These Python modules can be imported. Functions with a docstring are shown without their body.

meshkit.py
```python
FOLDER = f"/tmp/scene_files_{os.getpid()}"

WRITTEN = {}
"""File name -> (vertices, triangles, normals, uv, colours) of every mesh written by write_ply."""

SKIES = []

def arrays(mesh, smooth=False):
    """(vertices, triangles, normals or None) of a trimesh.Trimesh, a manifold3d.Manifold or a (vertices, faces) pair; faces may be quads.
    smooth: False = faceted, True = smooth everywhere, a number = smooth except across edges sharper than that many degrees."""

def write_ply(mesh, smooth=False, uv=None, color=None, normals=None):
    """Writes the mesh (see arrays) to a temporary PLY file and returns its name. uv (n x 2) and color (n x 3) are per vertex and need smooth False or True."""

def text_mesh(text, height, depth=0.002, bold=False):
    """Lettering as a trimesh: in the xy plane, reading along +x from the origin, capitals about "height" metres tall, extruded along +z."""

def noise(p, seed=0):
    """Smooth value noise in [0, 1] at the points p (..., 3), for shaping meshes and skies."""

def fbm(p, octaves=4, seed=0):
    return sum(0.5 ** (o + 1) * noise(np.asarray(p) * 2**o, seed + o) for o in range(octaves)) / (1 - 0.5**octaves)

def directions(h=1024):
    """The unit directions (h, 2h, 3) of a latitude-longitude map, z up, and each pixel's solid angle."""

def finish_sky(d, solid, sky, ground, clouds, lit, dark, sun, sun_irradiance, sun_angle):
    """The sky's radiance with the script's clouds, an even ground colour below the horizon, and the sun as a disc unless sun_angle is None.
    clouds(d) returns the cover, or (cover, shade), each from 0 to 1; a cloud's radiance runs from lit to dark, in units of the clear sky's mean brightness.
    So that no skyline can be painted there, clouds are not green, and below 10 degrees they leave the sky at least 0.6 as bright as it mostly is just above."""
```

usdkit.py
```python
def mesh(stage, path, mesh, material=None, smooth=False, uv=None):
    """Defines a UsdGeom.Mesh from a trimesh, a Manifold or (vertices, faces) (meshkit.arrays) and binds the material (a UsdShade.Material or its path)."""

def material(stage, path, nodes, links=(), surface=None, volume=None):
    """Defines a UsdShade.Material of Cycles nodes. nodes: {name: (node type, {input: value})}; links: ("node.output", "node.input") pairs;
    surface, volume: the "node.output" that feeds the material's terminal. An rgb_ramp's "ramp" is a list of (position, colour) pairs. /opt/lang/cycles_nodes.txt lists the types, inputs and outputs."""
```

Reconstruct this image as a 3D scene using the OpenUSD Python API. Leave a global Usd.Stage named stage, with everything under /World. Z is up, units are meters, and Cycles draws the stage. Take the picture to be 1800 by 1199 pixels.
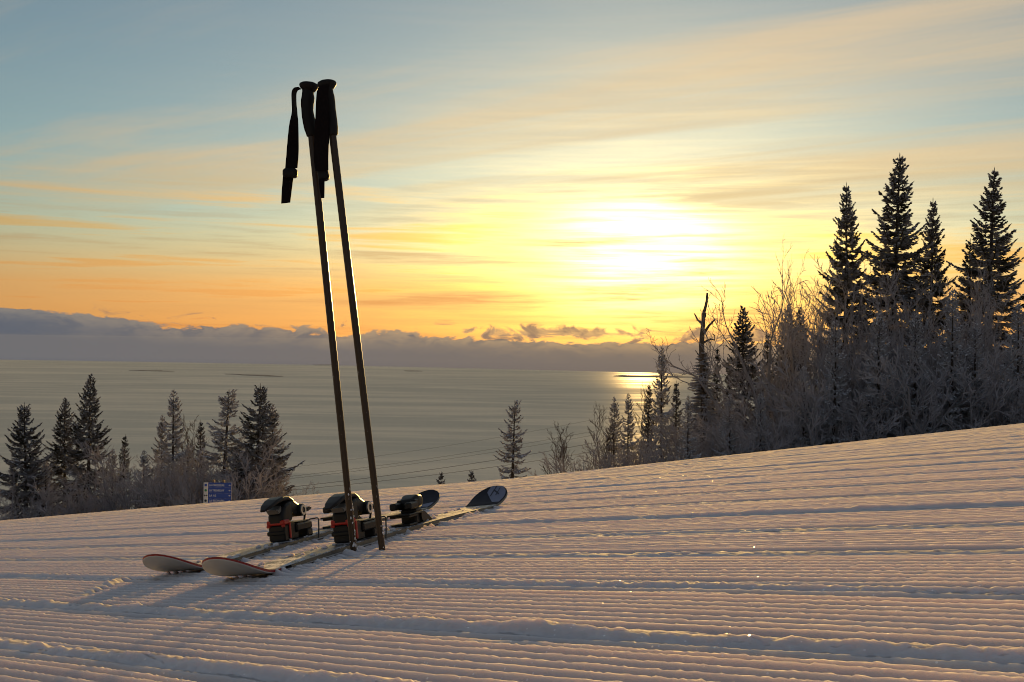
import math, random
import numpy as np
import trimesh, manifold3d, usdkit, meshkit
from scipy.spatial.transform import Rotation
from pxr import Usd, UsdGeom, UsdLux, UsdShade, Gf, Sdf

stage = Usd.Stage.CreateInMemory()
UsdGeom.SetStageUpAxis(stage, 'Z')
UsdGeom.SetStageMetersPerUnit(stage, 1.0)
UsdGeom.Xform.Define(stage, '/World')
LOOKS = '/World/Looks'

# ---------------------------------------------------------------- camera
PXW, PXH, FPX = 1800.0, 1199.0, 1850.0            # the photograph's frame and the focal length in its pixels
ROLL, PITCH = math.radians(0.7), math.atan(2.5 / FPX)
_f = np.array([0, math.cos(PITCH), math.sin(PITCH)])
_r0 = np.array([1.0, 0, 0]); _u0 = np.cross(_r0, _f)
CAM_UP = math.cos(ROLL) * _u0 - math.sin(ROLL) * _r0
CAM_RIGHT = math.cos(ROLL) * _r0 + math.sin(ROLL) * _u0
CAM_FWD = _f
camera = UsdGeom.Camera.Define(stage, '/World/camera')
camera.CreateHorizontalApertureAttr(36.0)
camera.CreateFocalLengthAttr(36.0 * FPX / PXW)
camera.CreateClippingRangeAttr((0.05, 100000.0))
camera.CreateExposureAttr(0.9)
_m = np.eye(4); _m[0, :3], _m[1, :3], _m[2, :3] = CAM_RIGHT, CAM_UP, -CAM_FWD
camera.AddTransformOp().Set(Gf.Matrix4d(*_m.ravel().tolist()))

# ---------------------------------------------------------------- sun and sky
SUN_AZ, SUN_EL = math.radians(7.0), math.radians(5.05)
SUN = np.array([math.sin(SUN_AZ) * math.cos(SUN_EL), math.cos(SUN_AZ) * math.cos(SUN_EL), math.sin(SUN_EL)])
sun = UsdLux.DistantLight.Define(stage, '/World/sun')
sun.CreateIntensityAttr(0.92); sun.CreateAngleAttr(1.4); sun.CreateNormalizeAttr(True)
sun.CreateColorAttr(Gf.Vec3f(1.0, 0.60, 0.18))
_z = SUN; _x = np.cross([0, 0, 1.0], _z); _x /= np.linalg.norm(_x); _y = np.cross(_z, _x)
_m = np.eye(4); _m[0, :3], _m[1, :3], _m[2, :3] = _x, _y, _z
sun.AddTransformOp().Set(Gf.Matrix4d(*_m.ravel().tolist()))


class Ref(str):
    """An output of a node already in the graph."""


class Graph:
    def __init__(self):
        self.nodes, self.links = {}, []

    def __call__(self, kind, out, **inputs):
        name = f'n{len(self.nodes)}_{kind}'
        self.nodes[name] = (kind, {k: v for k, v in inputs.items() if not isinstance(v, Ref)})
        self.links += [(v, f'{name}.{k}') for k, v in inputs.items() if isinstance(v, Ref)]
        return Ref(f'{name}.{out}')

    def m(self, op, a, b=0.0, c=0.0, clamp=False):
        return self('math', 'value', math_type=op, value1=a, value2=b, value3=c, use_clamp=clamp)

    def ss(self, v, a, b):
        """smoothstep of v from a to b (b may be less than a)"""
        return self('map_range', 'result', range_type='smoothstep', value=v, from_min=a, from_max=b, to_min=0.0, to_max=1.0, clamp=True)

    def lin(self, v, a, b, lo, hi):
        return self('map_range', 'result', range_type='linear', value=v, from_min=a, from_max=b, to_min=lo, to_max=hi, clamp=True)

    def mix(self, fac, a, b, kind='mix'):
        return self('mix', 'color', mix_type=kind, fac=fac, color1=a, color2=b)

    def noise(self, vec, scale, detail=4.0, rough=0.55, dist=0.0):
        return self('noise_texture', 'fac', vector=vec, scale=scale, detail=detail, roughness=rough, distortion=dist)

    def make(self, name, surface=None, volume=None):
        return usdkit.material(stage, f'{LOOKS}/{name}', self.nodes, self.links, surface=surface, volume=volume)


def sky_material():
    g = Graph()
    d = g('texture_coordinate', 'generated')
    sep = g('separate_xyz', 'z', vector=d)
    nm = sep.split('.')[0]
    x, y, z = Ref(nm + '.x'), Ref(nm + '.y'), Ref(nm + '.z')
    base = g('sky_texture', 'color', sky_type='single_scattering', sun_disc=False, sun_elevation=SUN_EL, sun_rotation=SUN_AZ,
             altitude=600.0, air_density=1.0, aerosol_density=0.6, ozone_density=2.0)
    cosang = g('vector_math', 'value', math_type='dot_product', vector1=d, vector2=tuple(SUN))
    cosang = g.m('maximum', cosang, 0.0)
    ex = SKY
    # --- high thin cloud, laid out on a flat layer overhead (so streaks draw together towards the horizon)
    zc = g.m('maximum', g.m('add', z, 0.02), 0.012)
    px, py = g.m('divide', x, zc), g.m('divide', y, zc)
    pv = g('combine_xyz', 'vector', x=px, y=py, z=0.0)
    rot = g('vector_rotate', 'vector', rotate_type='z_axis', vector=pv, angle=math.radians(-143))
    st = g('mapping', 'vector', vector=rot, scale=(0.16, 1.0, 1.0), location=(9.4, 7.7, 0))
    n1 = g.noise(st, 0.42, 5.0, 0.52, 0.5)
    n2 = g.noise(g('mapping', 'vector', vector=rot, scale=(0.30, 1.6, 1.0), location=(7.1, 3.2, 0)), 1.5, 6.0, 0.62, 0.4)
    cir = g.m('add', g.m('multiply', n1, 0.74), g.m('multiply', n2, 0.26))
    cir = g.lin(g.ss(cir, 0.40, 0.58), 0.0, 1.0, 0.10, 1.0)
    # --- low layer: long horizontal bars towards the horizon
    bars = g('combine_xyz', 'vector', x=g.m('multiply', x, 2.2), y=0.0, z=g.m('multiply', z, 34.0))
    b1 = g.noise(bars, 1.0, 7.0, 0.60, 0.5)
    bars2 = g('combine_xyz', 'vector', x=g.m('multiply', x, 5.0), y=3.0, z=g.m('multiply', z, 120.0))
    b2 = g.noise(bars2, 1.0, 5.0, 0.6, 0.4)
    bar = g.m('add', g.m('multiply', b1, 0.56), g.m('multiply', b2, 0.44))
    low = g.ss(g.m('add', z, g.m('multiply', g.m('subtract', bar, 0.5), -0.16)), 0.165, 0.10)
    # lit colour of the thin cloud: orange near the horizon, cream above; brighter towards the sun
    ccol = g('rgb_ramp', 'color', fac=g.lin(z, 0.0, 0.34, 0.0, 1.0), ramp=ex['cloud_ramp'])
    half = g('vector_math', 'value', math_type='dot_product', vector1=d, vector2=tuple(SUN))
    near = g.m('power', g.m('multiply_add', half, 0.5, 0.5), 7.0)
    ccol = g.mix(1.0, ccol, g('combine_color', 'color', r=g.m('multiply_add', near, ex['near'][0], 0.40), g=g.m('multiply_add', near, ex['near'][1], 0.40), b=g.m('multiply_add', near, ex['near'][2], 0.56)), 'multiply')
    # clear sky between the clouds
    ccov = g.m('multiply', cir, ex['cirrus'])
    sky = g.mix(g.m('multiply', ccov, g.m('subtract', 1.0, low)), g.mix(1.0, base, ex['tint'], 'multiply'), ccol)
    lo = g.lin(z, 0.05, 0.13, 0.88, 0.0)
    barcov = g.m('multiply', low, g.m('maximum', lo, g.ss(bar, 0.42, 0.60)))
    sx_ = g.m('multiply', g.m('subtract', x, float(SUN[0])), 0.55)
    sz_ = g.m('subtract', z, float(SUN[2]))
    veil = g.m('exponent', g.m('multiply', g.m('add', g.m('multiply', sx_, sx_), g.m('multiply', sz_, sz_)), -55.0))
    barcov = g.m('maximum', barcov, g.m('multiply', g.m('multiply', veil, g.ss(y, 0.0, 0.3)), g.lin(low, 0.0, 1.0, 0.2, 0.95)))
    sky = g.mix(barcov, sky, ccol)
    # darker bars
    dk = g.m('multiply', g.m('multiply', g.ss(bar, 0.47, 0.36), low), 0.45)
    sky = g.mix(dk, sky, g.mix(1.0, ccol, (0.80, 0.66, 0.60), 'multiply'))
    # sunlight scattered through the thin cloud in front of the sun
    streak = g.lin(bar, 0.42, 0.57, 0.03, 1.40)
    ax = g.m('multiply', g.m('subtract', x, float(SUN[0])), 0.62)
    az = g.m('subtract', z, float(SUN[2]))
    r2 = g.m('add', g.m('multiply', ax, ax), g.m('multiply', az, az))
    lit = g.m('multiply', streak, g.m('multiply', g.m('multiply', g.lin(low, 0.0, 1.0, 0.22, 1.0), g.lin(z, 0.005, 0.065, 0.50, 1.0)), g.ss(y, 0.0, 0.3)))
    for width, col, k in ex['aureole']:
        a = g.m('exponent', g.m('multiply', r2, -1.0 / width))
        a = g.m('multiply', g.m('multiply', a, lit), k)
        sky = g.mix(1.0, sky, g('vector_math', 'vector', math_type='scale', vector1=tuple(col), scale=a), 'add')
    # --- sea smoke: a bank of low cloud lying on the far water
    bn = g('combine_xyz', 'vector', x=g.m('multiply_add', x, 9.0, 4.3), y=y, z=g.m('multiply', z, 26.0))
    f1 = g.noise(bn, 1.0, 6.0, 0.58, 0.7)
    f2 = g.noise(g('combine_xyz', 'vector', x=g.m('multiply', x, 40.0), y=g.m('multiply', y, 4.0), z=g.m('multiply', z, 90.0)), 1.0, 5.0, 0.6, 0.6)
    xc = g.m('minimum', g.m('maximum', x, -0.6), 0.6)
    top = g('rgb_ramp', 'color', fac=g.lin(xc, -0.6, 0.6, 0.0, 1.0), ramp=ex['bank_top'])
    top = g('rgb_to_bw', 'val', color=top)
    h = g.m('subtract', g.m('add', top, g.m('multiply', g.m('subtract', f1, 0.5), 0.030)), z)
    h = g.m('add', h, g.m('multiply', g.m('subtract', f2, 0.5), 0.022))
    cover = g.ss(h, -0.0006, 0.0024)
    depth = g.lin(h, 0.0, 0.034, 0.0, 1.0)
    sd = g.lin(x, -0.42, 0.30, 0.0, 1.0)
    body = g.mix(sd, ex['bank_left'], ex['bank_right'])
    rim = g.mix(sd, ex['rim_left'], ex['rim_right'])
    puff = g.ss(f2, 0.35, 0.65)
    bank = g.mix(g.m('multiply', g.ss(depth, 0.60, 0.0), g.m('multiply_add', puff, 0.75, 0.2)), body, rim)
    sky = g.mix(cover, sky, bank)
    # torn puffs rising off the bank towards the right
    f3 = g.noise(g('combine_xyz', 'vector', x=g.m('multiply_add', x, 26.0, 1.7), y=g.m('multiply', y, 3.0), z=g.m('multiply', z, 62.0)), 1.0, 6.0, 0.62, 0.9)
    zz = g.m('divide', g.m('subtract', g.m('subtract', z, top), 0.0065), 0.0075)
    band = g.m('multiply', g.m('exponent', g.m('multiply', g.m('multiply', zz, zz), -1.0)), g.lin(x, -0.22, 0.02, 0.25, 1.0))
    pc = g.ss(g.m('add', f3, g.m('multiply', g.m('subtract', band, 1.0), 0.25)), 0.39, 0.52)
    sky = g.mix(g.m('multiply', g.m('multiply', pc, 0.85), g.ss(band, 0.05, 0.35)), sky, g.mix(g.ss(f3, 0.50, 0.66), rim, body))
    out = g('background_shader', 'background', color=sky, strength=ex['strength'])
    return g.make('sky_look', surface=out)


SKY = dict(
    strength=0.05, tint=(1.14, 1.23, 1.14), cirrus=0.88, near=(0.97, 0.82, 0.52),
    cloud_ramp=[(0.0, (7.6, 3.2, 0.8)), (0.14, (7.4, 4.1, 1.35)), (0.28, (6.3, 4.8, 2.0)), (0.5, (6.3, 5.5, 3.6)), (1.0, (6.0, 5.3, 4.0))],
    aureole=[(0.045, (1.0, 0.40, 0.02), 3.0), (0.0105, (1.0, 0.74, 0.03), 8.8), (0.0026, (1.0, 0.95, 0.60), 18.0)],
    bank_top=[(0.0, (0.028,) * 3), (0.10, (0.024,) * 3), (0.25, (0.014,) * 3), (0.45, (0.004,) * 3), (0.6, (0.002,) * 3), (1.0, (0.003,) * 3)],
    bank_left=(1.10, 1.28, 1.68), bank_right=(2.2, 1.62, 1.25), rim_left=(3.0, 2.6, 2.2), rim_right=(7.0, 4.2, 1.7))
dome = UsdLux.DomeLight.Define(stage, '/World/sky')
UsdShade.MaterialBindingAPI.Apply(dome.GetPrim()).Bind(sky_material())
dome.GetPrim().SetCustomDataByKey('kind', 'structure')

# ---------------------------------------------------------------- small helpers
USED = {}


def numbered(name, parent='/World'):
    n = USED.get((parent, name), 0)
    USED[(parent, name)] = n + 1
    return f'{parent}/{name}' if n == 0 else f'{parent}/{name}_{n:03d}'


def tag(p, label=None, cat=None, group=None, kind=None):
    for k, v in (('label', label), ('category', cat), ('group', group), ('kind', kind)):
        if v:
            p.SetCustomDataByKey(k, v)
    return p


def thing(name, label, cat, matrix=None, group=None):
    x = UsdGeom.Xform.Define(stage, numbered(name))
    if matrix is not None:
        x.AddTransformOp().Set(Gf.Matrix4d(*np.asarray(matrix, float).T.ravel().tolist()))
    return tag(x.GetPrim(), label, cat, group)


def obj(name, mesh, mat, parent=None, smooth=False):
    path = numbered(name, str(parent.GetPath()) if parent is not None else '/World')
    return usdkit.mesh(stage, path, mesh, mat, smooth=smooth).GetPrim()


def frame(origin, xax, yax, zax):
    m = np.eye(4)
    m[:3, 0], m[:3, 1], m[:3, 2], m[:3, 3] = xax, yax, zax, origin
    return m


def ray(x, y):
    return CAM_FWD + CAM_RIGHT * (x - PXW / 2) / FPX - CAM_UP * (y - PXH / 2) / FPX


def at(x, y, depth):
    return ray(x, y) * depth


def project(P):
    P = np.asarray(P, float)
    z = np.maximum(P @ CAM_FWD, 1e-6)
    return PXW / 2 + FPX * (P @ CAM_RIGHT) / z, PXH / 2 - FPX * (P @ CAM_UP) / z


def smooth01(t):
    t = np.clip(t, 0, 1)
    return t * t * (3 - 2 * t)


def plain(name, color, rough=0.5, metallic=0.0, spec=0.5, noise=None, bump=None, coat=0.0):
    """A material of one colour with a little uneven tone and fine relief."""
    g = Graph()
    pos = g('texture_coordinate', 'object')
    col = tuple(color)
    if noise:
        scale, amount = noise
        f = g.lin(g.noise(pos, scale, 5.0, 0.6), 0.3, 0.7, 1 - amount, 1 + amount)
        col = g('vector_math', 'vector', math_type='scale', vector1=col, scale=f)
    kw = dict(base_color=col, roughness=rough, metallic=metallic, specular_ior_level=spec, coat_weight=coat)
    if bump:
        kw['normal'] = g('bump', 'normal', height=g.noise(pos, bump[0], 4.0, 0.6), strength=bump[1], distance=bump[2])
    return g.make(name, surface=g('principled_bsdf', 'BSDF', **kw))


# ---------------------------------------------------------------- the ground's shape
SX, SY, H0 = 0.1224, -0.0882, 0.2237              # the piste falls away from the camera and rises to the right
N = np.array([-SX, -SY, 1.0]); N /= np.linalg.norm(N)
Q0, QC, S1 = 3.2, 0.0046, 0.10


def drop(q):
    q1 = Q0 + S1 / (2 * QC)
    a = np.clip(q - Q0, 0, q1 - Q0)
    out = QC * a * a + S1 * np.maximum(q - q1, 0)
    b = np.clip(q - 95, 0, 130)
    out = out + 0.0016 * b * b / 2 * 1.6 + 0.0016 * 1.6 * 130 * np.maximum(q - 225, 0)
    return out


def along(x, y):
    """Distance down the fall line, along which the piste rolls over."""
    return y + np.where(x < 0, 6.0 * np.tanh(x / 12.0) * KL, 2.5 * np.tanh(x / 4.0) * 0.1)


KL = 1.45


def ground(x, y):
    x, y = np.asarray(x, float), np.asarray(y, float)
    xx = 45 * np.tanh(x / 45)
    yy = np.where(y < 0, 40 * np.tanh(y / 40), y)
    q = along(x, y)
    return SX * xx + SY * np.where(y > 600, 600 + (y - 600), yy) - H0 / N[2] - drop(q)


RIGHT_G = np.cross(CAM_FWD, N); RIGHT_G /= np.linalg.norm(RIGHT_G)
FWD_G = np.cross(N, RIGHT_G)
_th = math.radians(138.75)
LINE_D = math.cos(_th) * RIGHT_G + math.sin(_th) * FWD_G      # along the groomed lines, away to the left
LINE_M = np.cross(LINE_D, N)                                   # across them, away from the camera
if LINE_M @ FWD_G < 0:
    LINE_M = -LINE_M
RIDGES = np.array([0.44] + [3.02 * H0, 4.14 * H0, 5.44 * H0, 6.71 * H0, 7.95 * H0, 9.2 * H0, 10.45 * H0, 11.71 * H0, 12.97 * H0, 14.26 * H0, 15.55 * H0] +
                  [15.55 * H0 + 0.285 * k for k in range(1, 26)])
RIDGE_H = np.array([0.6, 1.3, 1.55, 1.2, 0.75, 0.7, 1.2, 0.6, 0.85, 0.9, 1.0, 0.9] + [0.7 + 0.4 * ((k * 37) % 10) / 10 for k in range(1, 26)])
PITCH_G = 0.285 / 11.5


def P3(a, b, c=0.0):
    a, b = np.broadcast_arrays(a, b)
    return np.stack([a, b, np.full(a.shape, float(c))], -1)


def relief(u, v, ski_lines=None):
    """Height of the groomed snow above its smooth sheet at u along the lines and v across them."""
    nz = meshkit.noise
    vv = v + 0.004 * (nz(P3(u * 0.9, v * 0.6), 3) - 0.5) + 0.0007 * (nz(P3(u * 9, v * 6), 4) - 0.5)
    ph = np.abs(np.sin(np.pi * vv / PITCH_G))
    row = np.floor(vv / PITCH_G + 0.5)
    crest = (1 - ph ** 1.9)
    amp = 0.0098 * (0.86 + 0.20 * nz(P3(u * 1.6, v * 3.0), 5) + 0.12 * nz(P3(row * 3.7, u * 0.7), 6))
    rough = (nz(P3(u * 210, v * 210), 7) - 0.42) * 0.0013 + (nz(P3(u * 390, v * 390), 10) - 0.45) * 0.0012 + (nz(P3(u * 75, v * 75), 8) - 0.45) * 0.0004
    clod = np.maximum(nz(P3(u * 95, v * 95), 9) - 0.80, 0) * 0.007
    out = amp * crest + rough * (0.20 + 0.9 * crest ** 2) + clod * crest
    mask = np.zeros_like(out); bumps = np.zeros_like(out)
    for i, r in enumerate(RIDGES):
        near = np.abs(v - r) < 0.09
        if not near.any():
            continue
        uu, vvn = u[near], v[near]
        wander = 0.008 * (nz(P3(uu * 2.6, i * 7.3), 11) - 0.5) + 0.006 * (nz(P3(uu * 13, i * 3.1), 12) - 0.5)
        t = vvn - r - wander
        hi = 0.72 * RIDGE_H[i] * (0.0125 + 0.007 * (nz(P3(uu * 2.0, i * 1.7), 13) - 0.5) + 0.010 * np.maximum(nz(P3(uu * 11, i * 5.5), 14) - 0.6, 0) + 0.004 * (nz(P3(uu * 40, vvn * 40), 15) - 0.5))
        prof = np.where(t < 0, np.clip(1 + t / 0.040, 0, 1) ** 1.15, np.clip(1 - t / 0.026, 0, 1) ** 0.9)
        trough = -0.0045 * np.exp(-((t + 0.046) / 0.014) ** 2)
        b = hi * prof + trough * min(RIDGE_H[i], 1.2)
        bumps[near] += b + ((nz(P3(uu * 120, vvn * 120), 16) - 0.5) * 0.0032 + (nz(P3(uu * 260, vvn * 260), 17) - 0.5) * 0.0026) * np.clip(prof * 2, 0, 1)
        mask[near] = np.maximum(mask[near], np.clip(prof * 2.2, 0, 1))
    out = out * (1 - 0.85 * mask) + bumps
    return out


def uv_of(P):
    P = np.asarray(P, float) + N * H0
    return P @ LINE_D, P @ LINE_M


def sheet_point(u, v):
    P = -N * H0 + u[..., None] * LINE_D + v[..., None] * LINE_M
    P[..., 2] -= drop(along(P[..., 0], P[..., 1]))
    return P


def on_plane(x, y):
    r = ray(x, y)
    return r * (-H0 / (r @ N))


# the two skis' lines on the snow: (near end, far end) of the flat part of each
SKI_FRONT = (on_plane(447, 1011), on_plane(848, 894))
SKI_BACK = (on_plane(336, 1003), on_plane(730, 899))
SKI_LINES = []
for a, b in (SKI_FRONT, SKI_BACK):
    SKI_LINES.append((np.array(uv_of(a)), np.array(uv_of(b))))


def ski_snow(u, v):
    """Snow pushed up in crumbs along the skis, and pressed flat under them."""
    nz = meshkit.noise
    add = np.zeros_like(u); flat = np.zeros_like(u)
    for k, (a, b) in enumerate(SKI_LINES):
        ab = b - a; L = np.linalg.norm(ab); e = ab / L; nrm = np.array([-e[1], e[0]])
        s = (u - a[0]) * e[0] + (v - a[1]) * e[1]
        t = (u - a[0]) * nrm[0] + (v - a[1]) * nrm[1]
        inside = (s > -0.03) & (s < L + 0.03)
        edge = np.abs(np.abs(t) - 0.058)
        lump = np.maximum(nz(P3(u * 38, v * 38), 21 + k) - 0.42, 0) * 0.016 + np.maximum(nz(P3(u * 110, v * 110), 23) - 0.45, 0) * 0.014
        add += np.where(inside, lump * np.exp(-(edge / 0.022) ** 2), 0) * np.where(t > 0, 1.0, 0.3)
        flat = np.maximum(flat, np.where(inside, smooth01((0.050 - np.abs(t)) / 0.012), 0))
    # a short furrow thrown up in front of the back ski's near end
    a = np.array(uv_of(on_plane(140, 1047))); b = np.array(uv_of(on_plane(216, 1017)))
    ab = b - a; L = np.linalg.norm(ab); e = ab / L; nrm = np.array([-e[1], e[0]])
    s = (u - a[0]) * e[0] + (v - a[1]) * e[1]; t = (u - a[0]) * nrm[0] + (v - a[1]) * nrm[1]
    w = smooth01((s + 0.03) / 0.05) * smooth01((L + 0.03 - s) / 0.05)
    calm = 0.9 * w * np.exp(-(t / 0.024) ** 2)
    add += w * np.exp(-(t / 0.018) ** 2) * (0.008 + 0.010 * nz(P3(u * 85, v * 85), 31)) * smooth01(s / L + 0.35)
    # crumbs round the poles
    for px, py in ((622, 970), (672, 968)):
        c = np.array(uv_of(on_plane(px, py)))
        r2 = (u - c[0]) ** 2 + (v - c[1]) ** 2
        add += np.exp(-r2 / 0.028 ** 2) * np.maximum(nz(P3(u * 60, v * 60), 33) - 0.3, 0) * 0.022
    return add, flat, calm


def groomed_patch(v0, v1, dv, u0, u1, du0, grow):
    vs = np.linspace(v0, v1, int((v1 - v0) / dv) + 1)
    us = [u0]
    while us[-1] < u1:
        q = max(0.5, 0.75 * v0 + 0.66 * us[-1])
        us.append(us[-1] + du0 * (1 + grow * (q - 0.5)))
    us = np.array(us)
    U, V = np.meshgrid(us, vs)
    P = sheet_point(U, V)
    X, Y = project(P)
    dist = P @ CAM_FWD
    seen = (dist > 0.25) & (X > -420) & (X < 2220) & (Y > 560) & (Y < 1420)
    keep = seen[:-1, :-1] | seen[1:, :-1] | seen[:-1, 1:] | seen[1:, 1:]
    need = np.zeros(U.shape, bool)
    need[:-1, :-1] |= keep; need[1:, :-1] |= keep; need[:-1, 1:] |= keep; need[1:, 1:] |= keep
    hgt = np.zeros_like(U)
    un, vn = U[need], V[need]
    add, flat, calm = ski_snow(un, vn)
    hgt[need] = relief(un, vn) * (1 - flat) * (1 - calm) + add * (1 - flat)
    P = P + N * (hgt - 0.0085)[..., None]
    idx = np.full(U.shape, -1); idx[need] = np.arange(need.sum())
    a, b, c, d = idx[:-1, :-1][keep], idx[:-1, 1:][keep], idx[1:, 1:][keep], idx[1:, :-1][keep]
    return P[need], np.vstack([np.stack([a, c, b], 1), np.stack([a, d, c], 1)])


def join(parts):
    vs, fs, n = [], [], 0
    for v, f in parts:
        vs.append(np.asarray(v, float)); fs.append(np.asarray(f) + n); n += len(v)
    return np.vstack(vs), np.vstack(fs)


def snow_material(name, corduroy=False):
    g = Graph()
    pos = g('geometry', 'position')
    nrm = g('geometry', 'normal')
    fine = g.noise(pos, 420.0, 3.0, 0.65)
    mid = g.noise(pos, 60.0, 4.0, 0.6)
    height = g.m('add', g.m('multiply', fine, 0.35), mid)
    bump = g('bump', 'normal', height=height, strength=0.35, distance=0.004)
    tone = g.lin(g.noise(pos, 3.0, 4.0, 0.6), 0.3, 0.7, 0.93, 1.0)
    col = g('vector_math', 'vector', math_type='scale', vector1=(0.47, 0.45, 0.46), scale=tone)
    body = g('principled_bsdf', 'BSDF', base_color=col, roughness=0.85, specular_ior_level=0.08, normal=bump,
             subsurface_weight=0.5, subsurface_scale=0.0032, subsurface_radius=(1.0, 0.75, 0.6), subsurface_method='random_walk')
    # single ice crystals that catch the sun
    cell = g('voronoi_texture', 'color', vector=pos, scale=330.0)
    dist = Ref(cell.split('.')[0] + '.distance')
    sep = g('separate_color', 'r', color=cell)
    pick = g.m('multiply', g.m('greater_than', sep, 0.984), g.m('less_than', dist, 0.42))
    rnd = g('vector_math', 'vector', math_type='subtract', vector1=cell, vector2=(0.992, 0.5, 0.5))
    n2 = g('vector_math', 'vector', math_type='normalize', vector1=g('vector_math', 'vector', math_type='multiply_add', vector1=rnd, vector2=(3.0, 3.0, 1.5), vector3=nrm))
    ice = g('glossy_bsdf', 'BSDF', color=g.mix(pick, (0.0, 0.0, 0.0), (0.35, 0.35, 0.35)), roughness=0.26, normal=n2)
    return g.make(name, surface=g('add_closure', 'closure', closure1=body, closure2=ice))


SNOW = snow_material('groomed_snow')
parts = [groomed_patch(0.36, PITCH_G * 56.5, 0.0021, -0.9, 9.5, 0.0042, 0.9),
         groomed_patch(PITCH_G * 56.5, PITCH_G * 134.5, 0.0030, -1.6, 11.0, 0.0075, 0.5),
         groomed_patch(PITCH_G * 134.5, 10.0, 0.0054, -3.2, 15.0, 0.019, 0.14)]
slope = obj('snow_slope', join(parts), SNOW, smooth=True)
tag(slope, kind='structure')

# the rest of the mountain side, as one sheet down to the water and up behind the camera
def hillside():
    ys = np.unique(np.concatenate([np.linspace(-150, -14, 12), np.arange(-12, 30, 0.5), np.geomspace(30, 3400, 90)]))
    xs = np.unique(np.concatenate([-np.geomspace(30, 9000, 50), np.arange(-30, 30, 0.6), np.geomspace(30, 9000, 50)]))
    X, Y = np.meshgrid(xs, ys)
    Z = ground(X, Y)
    far = smooth01((np.hypot(X, Y) - 25) / 60)
    Z = Z + far * (meshkit.fbm(np.stack([X / 40, Y / 40, 0 * X], -1), 4, 5) - 0.5) * np.minimum(np.hypot(X, Y) * 0.03, 25)
    inside = (np.abs(X) < 16) & (Y > -2) & (Y < 18)
    Z = np.where(inside, Z - 0.032, Z)
    Z = np.maximum(Z, -625.0)                       # the bed of the water
    n, m = X.shape
    i = np.arange(n * m).reshape(n, m)
    f = np.stack([i[:-1, :-1], i[:-1, 1:], i[1:, 1:], i[1:, :-1]], -1).reshape(-1, 4)
    return np.stack([X, Y, Z], -1).reshape(-1, 3), f


tag(obj('hillside', hillside(), SNOW, smooth=True), kind='structure')

# ---------------------------------------------------------------- the sea
SEA_Z = -600.0


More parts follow.
